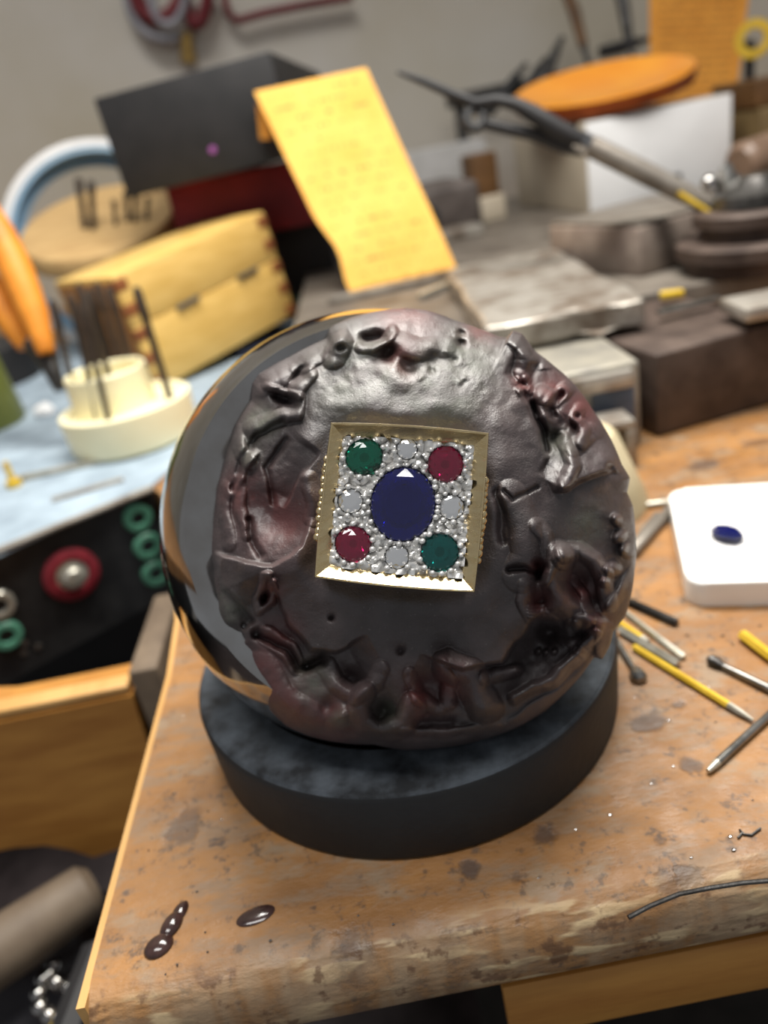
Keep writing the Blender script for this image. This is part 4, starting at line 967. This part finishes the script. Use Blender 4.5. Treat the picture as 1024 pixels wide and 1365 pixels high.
Mh = axis_frame(hc, hv + Vector((.12, 0, .2))) @ Matrix.Scale(480 / 425, 4)
part('inner_band', MB().lathe([(48.5, -6), (50.6, -6), (50.6, 8), (48.5, 8)], Mh, 72, closed=True).lathe([(44.0, -6), (50.6, -6), (50.6, -4.8), (44.0, -4.8)], Mh, 72, closed=True), M_blue, hp_)
part('outer_rim', MB().lathe([(50.8, -6.5), (54.5, -6), (55, 7.5), (50.8, 8.5)], Mh, 72, closed=True), M_card, hp_, 'white outer rim')

# black box on red box on an added black block standing for shadow
byaw = math.radians(-8.4)
vm('shadow_block', (-28, 384, .05), byaw, 74, 96, 50, .8, M_black, 'added black block standing for the shadow below the red box, behind the envelope', 'shadow block')
vm('red_box', (-30, 371, 50.1), byaw, 78, 98, 30.5, .6, M_red, 'dark red card box between the black box and the shadow block', 'box')
bx = thing('black_box', 'large matt black box on top of the dark red box', 'box', (-36.2, 374, 80.8))
bxm = frame((-36.2, 376.4, 80.8), byaw, 0, math.radians(-2.5))
part('box_body', MB().box(bxm, 84, 164, 43, .7), M_black, bx)
mb = MB().lathe([(.01, 0), (1.7, 0), (1.5, .4), (.01, .5)], bxm @ Matrix.Translation((5, -82.0, 11)) @ Matrix.Rotation(PI / 2, 4, 'X'), 14)
part('sticker', mb, mat('purple_spot', srgb(150, 84, 150)), bx, 'small purple spot')
vm('green_case', (-9, 346, .05), math.radians(5), 30, 40, 14, .8, mat('dark_green_case', srgb(24, 92, 72), srgb(18, 76, 60), 60, .5), 'low dark green case at the foot of the shadow block', 'case')

# middle background
vm('parts_box', (92, 520, 24.6), math.radians(4), 66, 30, 44, .8, mat('pale_grey_box', srgb(190, 188, 186), srgb(170, 168, 164), 40, .6), 'pale grey parts box in front of the wall between envelope and dish', 'box')
t = thing('grinder_motor', 'dark grey motor housing behind the leaning envelope', 'motor', (66, 395, 24.6))
part('housing', MB().box(frame((66, 395, 24.6), math.radians(8)), 44, 60, 28, 4, 4), mat('dark_motor_grey', srgb(92, 84, 80), srgb(66, 58, 54), 60, .55), t)
part('knob', MB().lathe([(.01, 0), (6, 0), (5.6, 3), (.01, 3.4)], frame((60, 364.6, 38)) @ Matrix.Rotation(PI / 2, 4, 'X'), 24), M_blackgloss, t)
part('foot', MB().box(frame((66, 352, 24.7), math.radians(8)), 40, 16, 6, 1), M_steel_l, t, 'pale grey foot')
vm('leather_case', (104, 428, 24.6), math.radians(10), 17, 20, 38, 1, M_brownglass, 'small upright brown leather case left of the card box', 'case')
vm('pale_card', (103, 404, 24.6), math.radians(10), 18, 8, 14, .5, M_beigecard, 'small pale beige box below the brown leather case', 'box')

# tool rack behind the dish
rk_ = thing('tool_rack', 'dark metal tool rack of pliers along the wall behind the orange dish', 'rack', (200, 560, .05))
part('rail', MB().box(frame((215, 560, 92), math.radians(2)), 210, 14, 10, 1), M_darksteel, rk_)
for sx in (-95, 95): part('upright', MB().box(frame((215 + sx, 562, .05)), 8, 10, 92, .6), M_darksteel, rk_)
for i, (x0, y0, x1, y1, m_) in enumerate(((690, 135, 720, 90, M_black), (715, 120, 742, 66, M_darksteel), (748, -30, 778, 62, M_brownglass), (818, -40, 838, 50, M_darksteel), (800, 70, 850, 56, M_black), (650, 150, 690, 100, M_black))):
    D1 = 575; t = thing('rack_tool', ('black plier handle at the left end of the wall rack', 'dark steel plier handle near the left end of the wall rack', 'brown wooden file handle rising from the wall rack', 'dark steel rod rising from the wall rack beside the printed envelope',
                                       'black tool lying along the top of the wall rack', 'lowest black plier handle beside the rack, over the tweezers')[i], 'tool', pd((x0 + x1) / 2, (y0 + y1) / 2, D1), 'tools on the wall rack')
    part('handle', MB().tube([pd(x0, y0, D1), pd((x0 + x1) / 2 + 3, (y0 + y1) / 2, D1), pd(x1, y1, D1)], [4.2, 4.6, 3.4], 10), m_, t)
    part('shaft', MB().tube([pd(x1, y1, D1), pd(x1 + (x1 - x0) * .3, y1 + (y1 - y0) * .3, D1)], [2.6, 2.0], 8), M_darksteel, t)

# right background
q = pd(1005, 52, 430); mb = MB().lathe([(5.5, -2), (9.5, -2), (10, 0), (9.5, 2), (5.5, 2), (5, 0)], axis_frame(q, Vector(CAM) - Vector(q)), 32, closed=True)
t = thing('brass_pulley', 'round brass pulley on a dark post by the right frame edge', 'pulley', (q[0], q[1], 24.6))
part('wheel', mb, M_brass, t)
part('post', MB().tube([(q[0], q[1] + 4, 24.6), (q[0], q[1] + 4, q[2])], 3.0, 10), M_darksteel, t)
q = np.array((262., 372., 0)); vm('drawer_cabinet', (268, 372, 24.6), math.radians(4), 52, 50, 36, 1, mat('olive_brown_wood', srgb(120, 100, 66), srgb(96, 78, 50), 50, .6), 'olive brown wooden drawer unit at the right frame edge', 'drawer unit')
vm('brown_case', (268, 374, 60.8), math.radians(4), 54, 46, 14, 1, M_brownglass, 'dark brown case on the olive drawer unit at the right frame edge', 'case')
a = pd(984, 222, 330); c = pd(1060, 196, 340)
solo('brown_roller', MB().tube([a, Vector(a) + (Vector(c) - Vector(a)) * .08, c], [7, 9.5, 9.5], 24), mat('shiny_brown', srgb(128, 104, 86), srgb(96, 76, 62), 60, .4), 'shiny brown roller lying behind the third hand stand', 'roller', (a[0], a[1], a[2] - 9.5))

# ------------------------------------------------------------------ on the wall
t = thing('cable_coil', 'red and grey cable coiled on the wall above the black box', 'cable', (-89, 596, 205))
D1 = 655
pdo = pd
def pd(x, y, d): return onY(x, y, 591 - (655 - d) * .8) if d > 640 else pdo(x, y, d)
def arc(cx, cy, rx, ry, a0, a1, n=20, d=655): return [pd(cx + rx * math.cos(math.radians(a0 + (a1 - a0) * i / n)), cy + ry * math.sin(math.radians(a0 + (a1 - a0) * i / n)), d) for i in range(n + 1)]
part('grey_loop', MB().tube(arc(222, -10, 52, 62, 180, 70), 4, 10), M_greycord, t)
part('grey_loop', MB().tube(arc(224, -5, 22, 38, 190, -10, d=D1 - 8), 3.4, 10), M_greycord, t)
part('red_loop', MB().tube(arc(212, -20, 32, 46, 180, 20, d=D1 - 4), 6, 10), M_redcord, t)
part('red_loop', MB().tube(arc(262, -20, 16, 52, 180, 0, d=D1 - 2), 5, 10), M_redcord, t)
part('connector', MB().tube([pd(248, 44, D1), pd(252, 84, D1)], [4.5, 6.5], 12), mat('aged_brass', srgb(150, 122, 66), srgb(126, 100, 50), 90, .4, .4), t, 'aged brass connector')
w = [pd(x, y, D1 + 1) for x, y in ((298, -10), (304, 18), (316, 28), (350, 18), (400, 8), (470, -4))]
solo('red_cable', MB().tube(w, 3.0, 10), M_redcord, 'thin dark red cable running along the wall to the right of the coil', 'cable', w[1])
